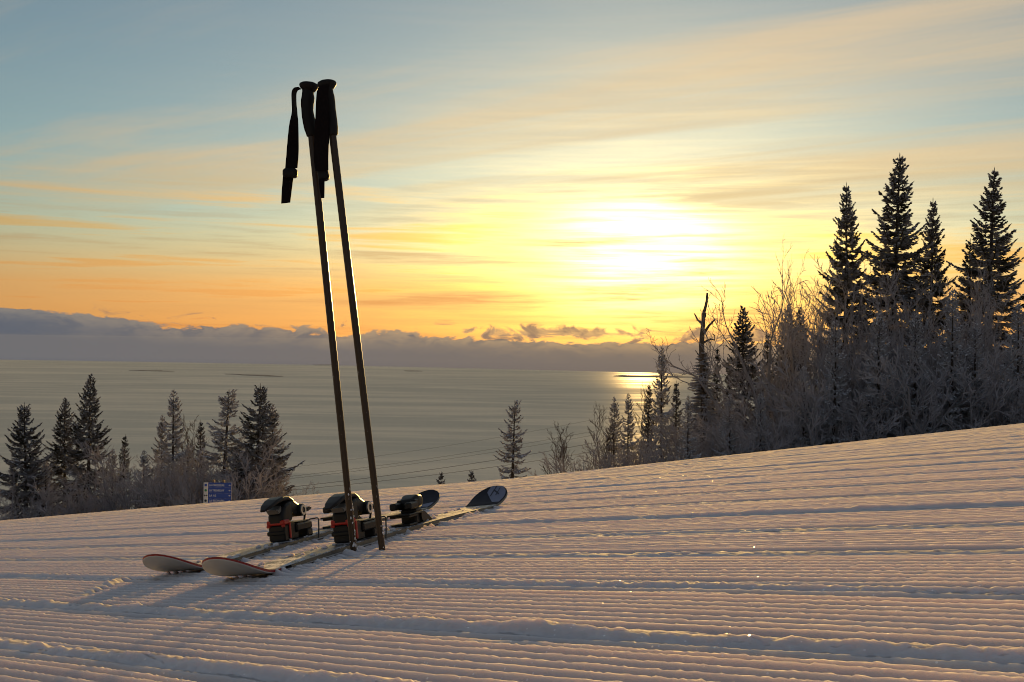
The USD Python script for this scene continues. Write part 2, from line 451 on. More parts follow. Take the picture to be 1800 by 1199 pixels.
def sea_material():
    g = Graph()
    pos = g('geometry', 'position')
    p2 = g('mapping', 'vector', vector=pos, rotation=(0, 0, math.radians(6)), scale=(1 / 5200.0, 1 / 900.0, 1.0))
    band = g.noise(p2, 1.0, 6.0, 0.6, 0.8)
    p3 = g('mapping', 'vector', vector=pos, rotation=(0, 0, math.radians(-3)), scale=(1 / 1500.0, 1 / 260.0, 1.0))
    band2 = g.noise(p3, 1.0, 5.0, 0.6, 0.5)
    slick = g.ss(g.m('add', g.m('multiply', band, 0.65), g.m('multiply', band2, 0.35)), 0.44, 0.60)
    wv = g('mapping', 'vector', vector=pos, scale=(1 / 40.0, 1 / 22.0, 1.0))
    waves = g.noise(wv, 1.0, 5.0, 0.62, 0.3)
    bump = g('bump', 'normal', height=waves, strength=0.6, distance=1.4)
    col = g.mix(slick, SEA['water'], SEA['slush'])
    rough = g.lin(slick, 0.0, 1.0, SEA['rough'][0], SEA['rough'][1])
    # the nearer water is dulled by slush and grease ice, the far strip is open
    away = Ref(g('separate_xyz', 'z', vector=pos).split('.')[0] + '.y')
    open_ = g.ss(g.m('add', away, g.m('multiply', g.m('subtract', band2, 0.5), 5000.0)), 12500.0, 19000.0)
    spec = g.lin(open_, 0.0, 1.0, SEA['spec'][0], SEA['spec'][1])
    body = g('diffuse_bsdf', 'BSDF', color=col, normal=bump)
    shine = g('glossy_bsdf', 'BSDF', color=(0.9, 0.9, 0.9), roughness=rough, normal=bump)
    return g.make('sea_water', surface=g('mix_closure', 'closure', fac=spec, closure1=body, closure2=shine))


SEA = dict(water=(0.46, 0.53, 0.55), slush=(0.62, 0.67, 0.66), rough=(0.42, 0.30), spec=(0.004, 0.026))


def far_shore(az):
    """How far the open water reaches before the sea smoke, at an azimuth (the edge comes nearer towards the right)."""
    return 600.0 / np.tan(np.radians(np.clip(np.interp(az, [-0.6, -0.45, 0.13, 0.5], [1.06, 1.15, 1.55, 1.60]), 0.4, 3)))


def sea():
    az = np.linspace(-1.3, 1.3, 241)
    rr = np.geomspace(800, 12000, 30)
    rows = []
    for r in rr:
        rows.append(np.stack([np.sin(az) * r, np.cos(az) * r], -1))
    edge = far_shore(az)
    for k in np.linspace(0.05, 1, 14):
        r = 12000 + (edge - 12000) * k
        rows.append(np.stack([np.sin(az) * r, np.cos(az) * r], -1))
    g = np.array(rows)
    n, m = g.shape[:2]
    v = np.concatenate([g.reshape(-1, 2), np.full((n * m, 1), SEA_Z)], 1)
    i = np.arange(n * m).reshape(n, m)
    f = np.stack([i[:-1, :-1], i[1:, :-1], i[1:, 1:], i[:-1, 1:]], -1).reshape(-1, 4)[:, ::-1]
    return v, f


tag(obj('sea', sea(), sea_material(), smooth=False), kind='structure')

# ---------------------------------------------------------------- haze
HAZE = 0.0000045
g = Graph()
haze_mat = g.make('haze_air', volume=g('principled_volume', 'volume', color=(0.72, 0.80, 0.92), density=HAZE, anisotropy=0.0))
if HAZE > 0:
    bx = trimesh.creation.box(bounds=[[-32000, -1500, -626.0], [32000, 34000, 45.0]])
    tag(obj('haze', bx, haze_mat), kind='stuff')

# ---------------------------------------------------------------- vegetation
def unit(a):
    a = np.asarray(a, float)
    return a / np.maximum(np.linalg.norm(a, axis=-1, keepdims=True), 1e-12)


def spindles(p0, p1, r, at_=0.4, sides=3, flat=1.0):
    """Many slim double cones at once: twigs with their needles, or snow lying on them."""
    p0, p1 = np.asarray(p0, float), np.asarray(p1, float)
    n = len(p0)
    r = np.broadcast_to(np.asarray(r, float), (n,))
    t = unit(p1 - p0)
    ref = np.where(np.abs(t[:, 2:]) < 0.95, [[0, 0, 1.0]], [[1.0, 0, 0]])
    a = unit(np.cross(t, ref)); b = np.cross(a, t)
    mid = p0 + (p1 - p0) * at_
    ang = np.arange(sides) * 2 * np.pi / sides + np.pi / 2
    ring = mid[:, None] + r[:, None, None] * (np.cos(ang)[None, :, None] * a[:, None] + flat * np.sin(ang)[None, :, None] * b[:, None])
    v = np.concatenate([p0[:, None], ring, p1[:, None]], 1)
    k = sides + 2
    f = []
    for i in range(sides):
        j = (i + 1) % sides
        f += [[0, 1 + j, 1 + i], [k - 1, 1 + i, 1 + j]]
    f = (np.array(f)[None] + (np.arange(n) * k)[:, None, None]).reshape(-1, 3)
    return v.reshape(-1, 3), f


def tube(points, radii, sides=5, cap=True):
    p = np.asarray(points, float)
    radii = np.broadcast_to(np.asarray(radii, float), (len(p),))
    t = unit(np.gradient(p, axis=0))
    ref = np.array([0.31, 0.17, 1.0]) if abs(t[0, 2]) < 0.9 else np.array([1.0, 0.2, 0.1])
    a = unit(np.cross(t, ref)); b = np.cross(t, a)
    ang = np.arange(sides) * 2 * np.pi / sides
    v = p[:, None] + radii[:, None, None] * (np.cos(ang)[None, :, None] * a[:, None] + np.sin(ang)[None, :, None] * b[:, None])
    n = len(p)
    i, j = np.meshgrid(np.arange(n - 1), np.arange(sides), indexing='ij')
    q = np.stack([i * sides + j, i * sides + (j + 1) % sides, (i + 1) * sides + (j + 1) % sides, (i + 1) * sides + j], -1).reshape(-1, 4)
    f = np.vstack([q[:, [0, 1, 2]], q[:, [0, 2, 3]]])
    v = v.reshape(-1, 3)
    if cap:
        v = np.vstack([v, p[:1], p[-1:]])
        k = len(v) - 2
        for m in range(sides):
            f = np.vstack([f, [[k, (m + 1) % sides, m], [k + 1, (n - 1) * sides + m, (n - 1) * sides + (m + 1) % sides]]])
    return v, f


def needles_material(name, frost):
    g = Graph()
    pos = g('texture_coordinate', 'object')
    nrm = g('geometry', 'normal')
    up = Ref(g('separate_xyz', 'z', vector=nrm))
    rnd = g('geometry', 'random_per_island')
    tone = g.mix(rnd, (0.050, 0.050, 0.040), (0.120, 0.110, 0.085))
    white = g.noise(pos, 1.6, 3.0, 0.6)
    f = g.m('multiply', g.ss(g.m('add', white, g.m('multiply', up, 0.16)), 0.52 - 0.24 * frost, 0.68 - 0.25 * frost), 0.80 + 0.18 * frost)
    f = g.m('multiply', f, g.lin(rnd, 0.0, 1.0, 0.3 + 0.4 * frost, 1.0))
    col = g.mix(f, tone, (0.82, 0.80, 0.86))
    d = g('diffuse_bsdf', 'BSDF', color=col)
    tr = g('translucent_bsdf', 'BSDF', color=g.mix(0.5, col, (0.12, 0.08, 0.03)))
    return g.make(name, surface=g('mix_closure', 'closure', fac=0.22, closure1=d, closure2=tr))


def frost_material(name, bark, white):
    g = Graph()
    rnd = g('geometry', 'random_per_island')
    pos = g('texture_coordinate', 'object')
    n = g.lin(g.noise(pos, 2.2, 3.0, 0.6), 0.3, 0.7, 0.5, 1.0)
    col = g.mix(g.m('multiply', g.lin(rnd, 0, 1, 0.30, 1.05), g.m('multiply', n, white)), bark, (0.86, 0.85, 0.92))
    d = g('diffuse_bsdf', 'BSDF', color=col)
    tr = g('translucent_bsdf', 'BSDF', color=g.mix(0.5, col, (0.62, 0.58, 0.55)))
    return g.make(name, surface=g('mix_closure', 'closure', fac=0.20, closure1=d, closure2=tr))


BARK = plain('spruce_bark', (0.055, 0.042, 0.034), 0.9, noise=(6, 0.4))
NEEDLES = needles_material('spruce_needles', 0.32)
NEEDLES_FROST = needles_material('frosted_needles', 0.85)
TWIGS = frost_material('frosted_twigs', (0.36, 0.33, 0.34), 1.0)
TWIGS_BROWN = frost_material('brown_twigs', (0.075, 0.050, 0.035), 0.30)
BRANCH = frost_material('frosted_branch', (0.20, 0.18, 0.18), 0.9)
SNOW_LOAD = plain('snow_on_branches', (0.74, 0.74, 0.78), 0.7, noise=(3, 0.08))

UsdGeom.Scope.Define(stage, '/World/Looks')


def spruce_proto(name, H, R, seed, power=0.85, step=0.19, ragged=0.25, leader=0.5, mat=None, snow=0.17, bare=0.0, clump=None):
    rng = np.random.default_rng(seed)
    A, B, RR = [], [], []
    br = []
    z = 0.05 * H
    bend = lambda zz: np.stack([0.012 * H * np.sin(zz / H * 2.3 + seed), 0.010 * H * np.sin(zz / H * 3.1 + 2 * seed), zz * np.ones_like(zz)], -1) if not np.isscalar(zz) else np.array([0.012 * H * math.sin(zz / H * 2.3 + seed), 0.010 * H * math.sin(zz / H * 3.1 + 2 * seed), zz])
    sA, sB, sR = [], [], []
    while z < H - leader * 0.35:
        t = z / H
        n = int(rng.integers(5, 8)) if t < 0.9 else 4
        whorl = rng.uniform(0.72, 1.15)
        for k in range(n):
            if rng.random() < ragged * 0.5:
                continue
            az = 2 * np.pi * (k + rng.uniform(-0.35, 0.35)) / n + z * 5
            L = R * (1 - t) ** power * whorl * rng.uniform(1 - ragged, 1 + ragged * 0.6) + 0.05
            if t < bare and rng.random() < 0.75:
                L *= 0.5
            el = math.radians(np.interp(t, [0, 0.35, 0.75, 1.0], [-22, -8, 18, 48]) + rng.uniform(-8, 8))
            zz = z + rng.uniform(-0.4, 0.4) * step
            base = bend(zz)
            m = max(4, int(L / 0.10))
            s = np.linspace(0, 1, m)
            hor = np.array([math.cos(az), math.sin(az), 0]); side = np.array([-hor[1], hor[0], 0])
            sag = -0.10 * L * np.sin(s * np.pi * 0.9) + 0.13 * L * s ** 3
            pts = base + hor * (s * L * math.cos(el))[:, None] + np.array([0, 0, 1.0]) * (s * L * math.sin(el) + sag)[:, None] + side * (0.08 * L * (s ** 2) * rng.uniform(-1, 1))[:, None]
            br.append(tube(pts, np.linspace(0.006 + 0.011 * L, 0.004, m), 3, cap=False))
            d = unit(np.gradient(pts, axis=0))
            # needles along the branch itself
            A.append(pts[:-1]); B.append(pts[1:] + d[1:] * 0.05); RR.append(np.full(m - 1, 0.032))
            # side twigs
            nt = max(2, int(L / 0.062))
            st = np.sort(rng.uniform(0.12, 1.0, nt * 2))
            for i, q in enumerate(st):
                p = np.array([np.interp(q, s, pts[:, c]) for c in range(3)])
                dd = d[min(int(q * (m - 1)), m - 1)]
                sg = 1 if i % 2 else -1
                l = (0.42 * L * (1 - q) + 0.09) * rng.uniform(0.6, 1.15)
                dirv = unit(dd * rng.uniform(0.5, 0.9) + side * sg * rng.uniform(0.6, 1.0) + np.array([0, 0, rng.uniform(-0.32, 0.12)]))
                e = p + dirv * l
                A.append(p[None]); B.append(e[None]); RR.append(np.array([0.028 + 0.014 * rng.random()]))
                ns = int(l / 0.13)
                for w in range(ns):
                    qq = (w + 0.6) / (ns + 0.6)
                    pp = p + dirv * l * qq
                    d2 = unit(dirv * 0.8 + dd * rng.uniform(0.1, 0.7) * (1 if w % 2 else -0.4) + np.array([0, 0, rng.uniform(-0.45, 0.1)]) + side * rng.uniform(-0.3, 0.3))
                    A.append(pp[None]); B.append((pp + d2 * (0.07 + 0.4 * l * (1 - qq)))[None]); RR.append(np.array([0.022]))
                if rng.random() < snow * (1.25 if t < 0.6 else 0.6):
                    off = np.array([0, 0, 0.020])
                    sA.append(p + dirv * l * 0.15 + off); sB.append(p + dirv * l * 0.95 + off * 0.8); sR.append(0.030 + 0.024 * rng.random())
        z += step * rng.uniform(0.75, 1.25) * (0.75 + 0.55 * (1 - t))
    # leader
    zt = np.linspace(H - leader, H, 5)
    A.append(bend(zt[:-1])); B.append(bend(zt[1:])); RR.append(np.linspace(0.04, 0.018, 4))
    A, B, RR = np.vstack(A), np.vstack(B), np.concatenate(RR)
    root = UsdGeom.Xform.Define(stage, f'/World/Looks/{name}')
    root.GetPrim().SetSpecifier(Sdf.SpecifierClass)
    tz = np.linspace(0, H * 0.995, 12)
    obj('trunk', tube(bend(tz), np.interp(tz / H, [0, 1], [0.016 * H + 0.02, 0.010]), 7), BARK, root.GetPrim())
    obj('branches', join(br), BRANCH, root.GetPrim())
    obj('crown', spindles(A, B, RR), mat or NEEDLES, root.GetPrim())
    if sA:
        tag(obj('snow_cover', spindles(np.array(sA), np.array(sB), np.array(sR), 0.5, 4, 0.5), SNOW_LOAD, root.GetPrim()), kind='stuff')
    return root, H


def shrub_proto(name, H, seed, stems=4, spread=0.5, levels=4, twig=0.009, mat=None, lean=(0, 0), kids=(6, 5, 5), up=0.35, first=0.25):
    rng = np.random.default_rng(seed)
    thick, fine = [], []

    def grow(p, d, L, r, lev):
        m = 5 if lev < 2 else 4 if lev < 3 else 3
        pts = [np.array(p)]
        dd = np.array(d)
        for i in range(m - 1):
            dd = unit(dd + rng.normal(0, 0.13 + 0.05 * lev, 3) + np.array([0, 0, up * 0.16]))
            pts.append(pts[-1] + dd * L / (m - 1))
        pts = np.array(pts)
        radii = np.maximum(np.linspace(r, max(r * 0.35, twig * 0.55), m), twig * 0.55)
        (thick if lev < 2 else fine).append(tube(pts, radii, 5 if lev == 0 else 3, cap=False))
        if lev >= levels - 1:
            return
        n = int(kids[min(lev, len(kids) - 1)] * rng.uniform(0.8, 1.3))
        for k in range(n):
            q = first + (1 - first) * (k + rng.uniform(0.2, 0.9)) / n
            pp = np.array([np.interp(q, np.linspace(0, 1, m), pts[:, c]) for c in range(3)])
            ax = unit(rng.normal(0, 1, 3)); t = unit(pts[-1] - pts[0])
            side = unit(np.cross(t, ax))
            nd = unit(t * rng.uniform(0.55, 1.0) + side * rng.uniform(0.45, 0.9) + np.array([0, 0, up * 0.5]))
            grow(pp, nd, L * (1 - 0.45 * q) * rng.uniform(0.42, 0.68), max(r * (1 - 0.6 * q) * 0.55, twig * 0.7), lev + 1)
        grow(pts[-1], unit(pts[-1] - pts[-2]), L * 0.35, r * 0.35, lev + 1)

    for s in range(stems):
        az = 2 * np.pi * (s + rng.uniform(-0.3, 0.3)) / stems
        d = unit(np.array([math.cos(az) * spread + lean[0], math.sin(az) * spread + lean[1], 1.0]))
        grow(np.array([0.12 * math.cos(az), 0.12 * math.sin(az), -0.1]), d, H * 0.72 * rng.uniform(0.75, 1.1), 0.011 * H + 0.008, 0)
    root = UsdGeom.Xform.Define(stage, f'/World/Looks/{name}')
    root.GetPrim().SetSpecifier(Sdf.SpecifierClass)
    tv = join(thick); fv = join(fine)
    top = max(np.percentile(fv[0][:, 2], 99.7), 0.1)
    k = H / top
    obj('trunk', (tv[0] * k, tv[1]), BRANCH, root.GetPrim())
    obj('twigs', (fv[0] * k, fv[1]), mat or TWIGS, root.GetPrim())
    return root, H


PROTO = dict(
    full=spruce_proto('full_spruce', 8.0, 2.35, 1, 0.85, 0.19, 0.25),
    broad=spruce_proto('broad_spruce', 7.0, 2.5, 2, 0.80, 0.21, 0.22),
    narrow=spruce_proto('narrow_spruce', 8.0, 1.35, 3, 0.80, 0.20, 0.35, 0.7),
    spire=spruce_proto('spire_spruce', 10.0, 2.9, 4, 1.0, 0.21, 0.28, 0.7),
    ragged=spruce_proto('ragged_spruce', 7.0, 1.30, 5, 0.55, 0.24, 0.55, 0.5, NEEDLES_FROST, 0.28),
    frosty=spruce_proto('frosty_spruce', 7.0, 1.75, 6, 0.80, 0.21, 0.35, 0.5, NEEDLES_FROST, 0.48),
    little=spruce_proto('little_spruce', 3.0, 0.8, 7, 0.8, 0.20, 0.3, 0.3),
    bush=shrub_proto('spreading_shrub', 4.0, 11, 5, 0.60, 4, 0.0092, kids=(6, 5, 4)),
    bush2=shrub_proto('spreading_shrub_b', 4.0, 12, 5, 0.50, 4, 0.0090, kids=(6, 5, 4)),
    upright=shrub_proto('upright_shrub', 5.0, 13, 3, 0.28, 4, 0.0085, kids=(8, 5, 4)),
    lean=shrub_proto('leaning_shrub', 5.0, 14, 4, 0.35, 4, 0.0085, lean=(-0.55, 0.0), kids=(7, 5, 4)),
    low=shrub_proto('low_shrub', 2.0, 15, 6, 0.9, 4, 0.0095, kids=(6, 5, 4)),
    birch=shrub_proto('young_birch', 3.5, 16, 1, 0.05, 4, 0.008, mat=TWIGS_BROWN, kids=(11, 6, 4), first=0.3),
)
TREES = dict(full='spruce_tree', broad='spruce_tree', narrow='spruce_tree', spire='spruce_tree', ragged='spruce_tree', frosty='spruce_tree', little='spruce_tree',
             bush='frosted_shrub', bush2='frosted_shrub', upright='frosted_shrub', lean='frosted_shrub', low='frosted_shrub', birch='bare_tree')


def plant(kind, x, top, depth, label, group=None, wide=1.0, rot=None, cat=None):
    """Sets a copy where the photograph has it: its top at that pixel, at that distance, its foot on the ground."""
    P = at(x, top, depth)
    gz = float(ground(P[0], P[1])) - 0.05
    root, H = PROTO[kind]
    s = (P[2] - gz) / H
    rot = (x * 1.7 + top * 0.9) % 6.283 if rot is None else rot
    w = s * wide
    m = np.eye(4)
    c, n = math.cos(rot), math.sin(rot)
    m[:3, 0], m[:3, 1], m[:3, 2], m[:3, 3] = np.array([c, n, 0]) * w, np.array([-n, c, 0]) * w, np.array([0, 0, s]), (P[0], P[1], gz)
    t = thing(TREES[kind], label, cat or ('tree' if TREES[kind] != 'frosted_shrub' else 'shrub'), m, group)
    t.GetReferences().AddInternalReference(root.GetPath())
    t.SetInstanceable(True)
    return t


LG, RG = 'spruces beyond the crest on the left', 'spruces on the right edge of the piste'
for a in [
    ('broad', 45, 706, 44, 'leftmost dark spruce at the left edge of the photo', LG, 0.98),
    ('full', 117, 699, 47, 'second spruce from the left with frosty lower branches', LG, 0.90),
    ('full', 161, 657, 45, 'tallest and darkest spruce of the left group', LG, 0.86),
    ('narrow', 222, 762, 48, 'thin half-hidden young spruce right of the tallest left spruce', LG, 0.95),
    ('frosty', 284, 728, 46, 'short spruce against the left side of the frosty pointed spruce', LG, 0.80),
    ('frosty', 309, 683, 45, 'frosty spruce with a pointed dark top above the bare bushes', LG, 0.85),
    ('narrow', 352, 737, 47, 'slender snowy spruce directly behind the left part of the blue sign', LG, 0.9),
    ('ragged', 399, 684, 44, 'ragged column-shaped spruce rising behind the blue trail sign', LG, 1.25),
    ('broad', 456, 673, 43, 'wide spruce with sweeping lower branches right of the blue sign', LG, 1.05),
    ('frosty', 478, 708, 44, 'spruce top close behind the wide spruce right of the sign', LG, 0.95),
    ('ragged', 903, 703, 40, 'lone ragged spruce standing on the crest mid-picture', None, 1.05),
    ('little', 776, 828, 40, 'left of two tiny spruce tips poking over the crest', None, 0.75),
    ('little', 828, 825, 40, 'right of two tiny spruce tips poking over the crest', None, 0.8),
    ('frosty', 1081, 696, 42, 'leftmost small spruce of the right woodland edge', RG, 0.75),
    ('frosty', 1107, 690, 41, 'small spruce beside the bare birches at the woodland edge', RG, 0.70),
    ('narrow', 1142, 672, 40, 'thin spruce just left of the slim spruce under the sun', RG, 0.8),
    ('frosty', 1166, 607, 37, 'slim pointed spruce below and right of the sun glitter', RG, 0.62),
    ('narrow', 1191, 668, 39, 'short spruce between slim pointed spruce and dead snag', RG, 0.9),
    ('narrow', 1262, 606, 40, 'very thin spruce spire just right of the dead snag', RG, 0.65),
    ('narrow', 1280, 622, 41, 'second thin spruce spire right of the dead snag', RG, 0.6),
    ('full', 1308, 537, 34, 'isolated spruce top between dead snag and the tall thicket', RG, 0.92),
    ('narrow', 1352, 580, 37, 'small spruce with a bare leader right of the isolated spruce top', RG, 0.85),
    ('full', 1386, 533, 35, 'left one of the close pair of dark spruces left of the thicket', RG, 0.75),
    ('full', 1404, 540, 36, 'right one of the close pair of dark spruces left of the thicket', RG, 0.75),
    ('spire', 1485, 318, 34, 'tall slender spruce, leftmost of the big right spruces', RG, 0.80),
    ('spire', 1577, 268, 34, 'tallest spruce in the photo with a wide layered crown', RG, 1.02),
    ('spire', 1636, 346, 35, 'narrow spruce just right of the tallest spruce', RG, 0.78),
    ('narrow', 1702, 418, 35, 'small spire between the narrow spruce and the rightmost tall spruce', RG, 0.9),
    ('spire', 1748, 293, 34, 'rightmost tall spruce near the right edge of the photo', RG, 1.0),
    ('frosty', 1212, 694, 27, 'frosted spruce at the left foot of the dead snag', RG, 0.8),
    ('frosty', 1282, 690, 27, 'frosted spruce below the isolated spruce top', RG, 0.9),
    ('frosty', 1338, 688, 27, 'frosted spruce in the thicket below the small bare-leadered spruce', RG, 0.9),
    ('frosty', 1412, 640, 27, 'frosted spruce in the thicket below the pair of dark spruces', RG, 0.85),
    ('frosty', 1466, 560, 27, 'frosted spruce in the thicket below the leftmost tall spruce', RG, 0.8),
    ('frosty', 1548, 540, 27, 'frosted spruce in the thicket at the left foot of the tallest spruce', RG, 0.8),
    ('frosty', 1612, 545, 27, 'frosted spruce in the thicket at the right foot of the tallest spruce', RG, 0.8),
    ('frosty', 1672, 505, 27, 'frosted spruce in the thicket right of the narrow tall spruce', RG, 0.75),
    ('frosty', 1716, 560, 27, 'frosted spruce in the thicket at the left foot of the rightmost tall spruce', RG, 0.85),
    ('frosty', 1788, 530, 27, 'frosted spruce in the thicket at the right edge of the photo', RG, 0.85),
    ('spire', 1826, 420, 36, 'spruce half out of the frame at the right edge', RG, 0.9),
]:
    plant(*a)

# bare trees and bushes that stand out
for a in [
    ('birch', 1004, 744, 36, 'small round-headed bare tree standing alone left of the right woodland', None, 1.05),
    ('birch', 1046, 712, 38, 'bare tree just right of the small round-headed bare tree', None, 0.9),
    ('birch', 1123, 678, 37, 'tall thin bare tree among the small spruces of the right woodland', None, 0.7),
    ('birch', 350, 730, 46, 'bare tree between the frosty pointed spruce and ragged column spruce', None, 0.9),
    ('lean', 1418, 486, 31, 'frosted shrub reaching a long branch left towards the sun', None, 0.95, 0.0),
    ('upright', 1436, 432, 32, 'upright frosted shrub with bare tips left of the slender tall spruce', None, 0.55),
]:
    plant(*a)
LB, RB = 'frosted bushes under the left spruces', 'frosted thicket under the tall right spruces'
rngp = np.random.default_rng(77)
for x, top in [(12, 822), (66, 848), (132, 836), (184, 800), (246, 776), (290, 806), (345, 800), (425, 752), (440, 800), (490, 822), (366, 762), (150, 858), (30, 866), (215, 838), (100, 850), (170, 820), (206, 786), (262, 800), (308, 790), (330, 765), (384, 790), (405, 800), (466, 812), (515, 848)]:
    plant(['bush', 'bush2', 'low', 'bush'][int(rngp.integers(0, 4))], x, top, 40 + 3 * rngp.random(), 'bare frosted bush in the row under the left spruces', LB, 1.1)
for x, top, lab in [(82, 806, 'small frosted spruce between the two leftmost dark spruces'), (196, 788, 'small frosted spruce at the right foot of the tallest left spruce'), (256, 790, 'small frosted spruce left of the paired frosty spruces'),
                    (330, 778, 'small frosted spruce left of the blue sign'), (420, 775, 'small frosted spruce between column spruce and wide spruce')]:
    plant('frosty', x, top, 44, lab, LG, 1.0)
ENV = np.array([(1025, 752), (1068, 742), (1100, 735), (1150, 730), (1200, 705), (1250, 690), (1300, 685), (1350, 650), (1390, 620), (1430, 530), (1470, 520), (1520, 470), (1560, 455), (1600, 475), (1640, 500), (1690, 465), (1740, 495), (1790, 470), (1830, 450)])
for x in np.arange(1185, 1840, 23):
    top = np.interp(x, ENV[:, 0], ENV[:, 1]) + rngp.uniform(-25, 25)
    plant(['bush', 'bush2', 'upright'][int(rngp.integers(0, 3))], x + rngp.uniform(-9, 9), top, 30 + 3 * rngp.random(), 'bare frosted shrub of the dense thicket under the right spruces', RB, 0.85)
for x in np.arange(1150, 1840, 32):
    crest = np.interp(x, [1000, 1800], [828, 748])
    e = np.interp(x, ENV[:, 0], ENV[:, 1])
    top = crest - (crest - e) * rngp.uniform(0.35, 0.66)
    plant(['bush', 'bush2', 'low', 'low'][int(rngp.integers(0, 4))], x + rngp.uniform(-9, 9), top, 26 + 3 * rngp.random(), 'bare frosted shrub of the dense thicket under the right spruces', RB, 1.0)
for x in (1030, 1062, 1092, 1130, 1160):
    plant('low' if x % 4 else 'bush2', x, 772 + rngp.uniform(-25, 8), 33, 'low bare bush at the left end of the right woodland edge', 'low bushes at the woodland edge', 0.9)


# the dead tree: a crooked bare top above a thin living skirt
def dead_tree():
    Z = 33.0
    O = at(1240, 690, Z)
    gz = float(ground(O[0], O[1])) - 0.05
    o = np.array([O[0], O[1], gz])
    pt = lambda x, y, dz=0.0: at(x, y, Z) + np.array([0, dz, 0]) - o
    t = thing('dead_tree', 'dead bare tree top with crooked branches left of the right thicket', 'tree', frame(o, (1, 0, 0), (0, 1, 0), (0, 0, 1)))
    zig = [(1243, 515), (1242.5, 527), (1240, 540), (1236.5, 552), (1236, 566), (1234.5, 585), (1233, 605), (1234, 628), (1236, 650), (1237, 690), (1238, 740)]
    pts = [pt(*p) for p in zig][::-1]
    pts = np.array([np.array([pts[0][0], pts[0][1], -0.05])] + pts)
    obj('trunk', tube(pts, np.concatenate([[0.13], np.linspace(0.12, 0.028, len(pts) - 1)]), 7), DEADWOOD, t)
    for k, (path, r) in enumerate([([(1236, 567), (1231, 566), (1227, 562), (1224, 555), (1222, 551)], 0.045),
                       ([(1235, 588), (1240, 581), (1245, 573), (1252, 565), (1255, 562)], 0.055),
                       ([(1234, 604), (1241, 600), (1250, 596), (1257.5, 598), (1258, 590), (1255, 587)], 0.040),
                       ([(1237, 562), (1240, 556), (1239.5, 550)], 0.03), ([(1227, 562), (1224, 563)], 0.02), ([(1252, 565), (1253, 571)], 0.02),
                       ([(1234, 625), (1227, 622), (1223, 616)], 0.028)]):
        p = np.array([pt(x, y, 0.12 * (-1) ** k * i / 3) for i, (x, y) in enumerate(path)])
        obj('branch', tube(p, np.linspace(r, r * 0.4, len(p)), 5), DEADWOOD, t)
    rng = np.random.default_rng(9)
    A, B, RR = [], [], []
    for yy in np.arange(622, 800, 2.2):
        f = (yy - 615) / 185
        for k in range(5):
            az = rng.uniform(0, 6.283); L = (0.10 + 0.85 * f ** 0.8) * rng.uniform(0.4, 1.1)
            b = pt(1236, yy); d = unit(np.array([math.cos(az), math.sin(az), rng.uniform(-0.25, 0.25)]))
            e = b + d * L
            A.append(b); B.append(e); RR.append(0.028)
            for q in np.arange(0.25, 1.0, 0.16):
                for sg in (-1, 1):
                    A.append(b + d * L * q); RR.append(0.022)
                    B.append(b + d * L * q + unit(d + sg * np.array([-d[1], d[0], 0]) * 0.9 + [0, 0, rng.uniform(-0.3, 0.1)]) * (0.08 + 0.3 * L * (1 - q)))
    obj('crown', spindles(np.array(A), np.array(B), np.array(RR)), NEEDLES_FROST, t)


DEADWOOD = plain('dead_wood', (0.10, 0.075, 0.055), 0.85, noise=(8, 0.4))
dead_tree()

# ---------------------------------------------------------------- trail sign
BLUE = plain('sign_blue', (0.030, 0.075, 0.33), 0.55)
WHITE = plain('sign_white', (0.62, 0.62, 0.62), 0.5)
BLACK = plain('sign_black', (0.02, 0.02, 0.02), 0.5)
GREEN = plain('sign_green', (0.03, 0.22, 0.08), 0.5)
WOOD = plain('post_wood', (0.22, 0.15, 0.09), 0.8, noise=(14, 0.3))


def box(x0, x1, y0, y1, z0, z1):
    return trimesh.creation.box(bounds=[[x0, y0, z0], [x1, y1, z1]])


def bev(x0, x1, y0, y1, z0, z1, c=0.003):
    """A box with chamfered edges."""
    p = []
    for sx, X in ((1, x0), (-1, x1)):
        for sy, Y in ((1, y0), (-1, y1)):
            for sz, Zz in ((1, z0), (-1, z1)):
                p += [(X, Y + sy * c, Zz + sz * c), (X + sx * c, Y, Zz + sz * c), (X + sx * c, Y + sy * c, Zz)]
    return trimesh.convex.convex_hull(np.array(p))


def cyl(p0, p1, r, n=20):
    return trimesh.creation.cylinder(radius=r, segment=[p0, p1], sections=n)


def cat(*ms):
    return trimesh.util.concatenate(ms)


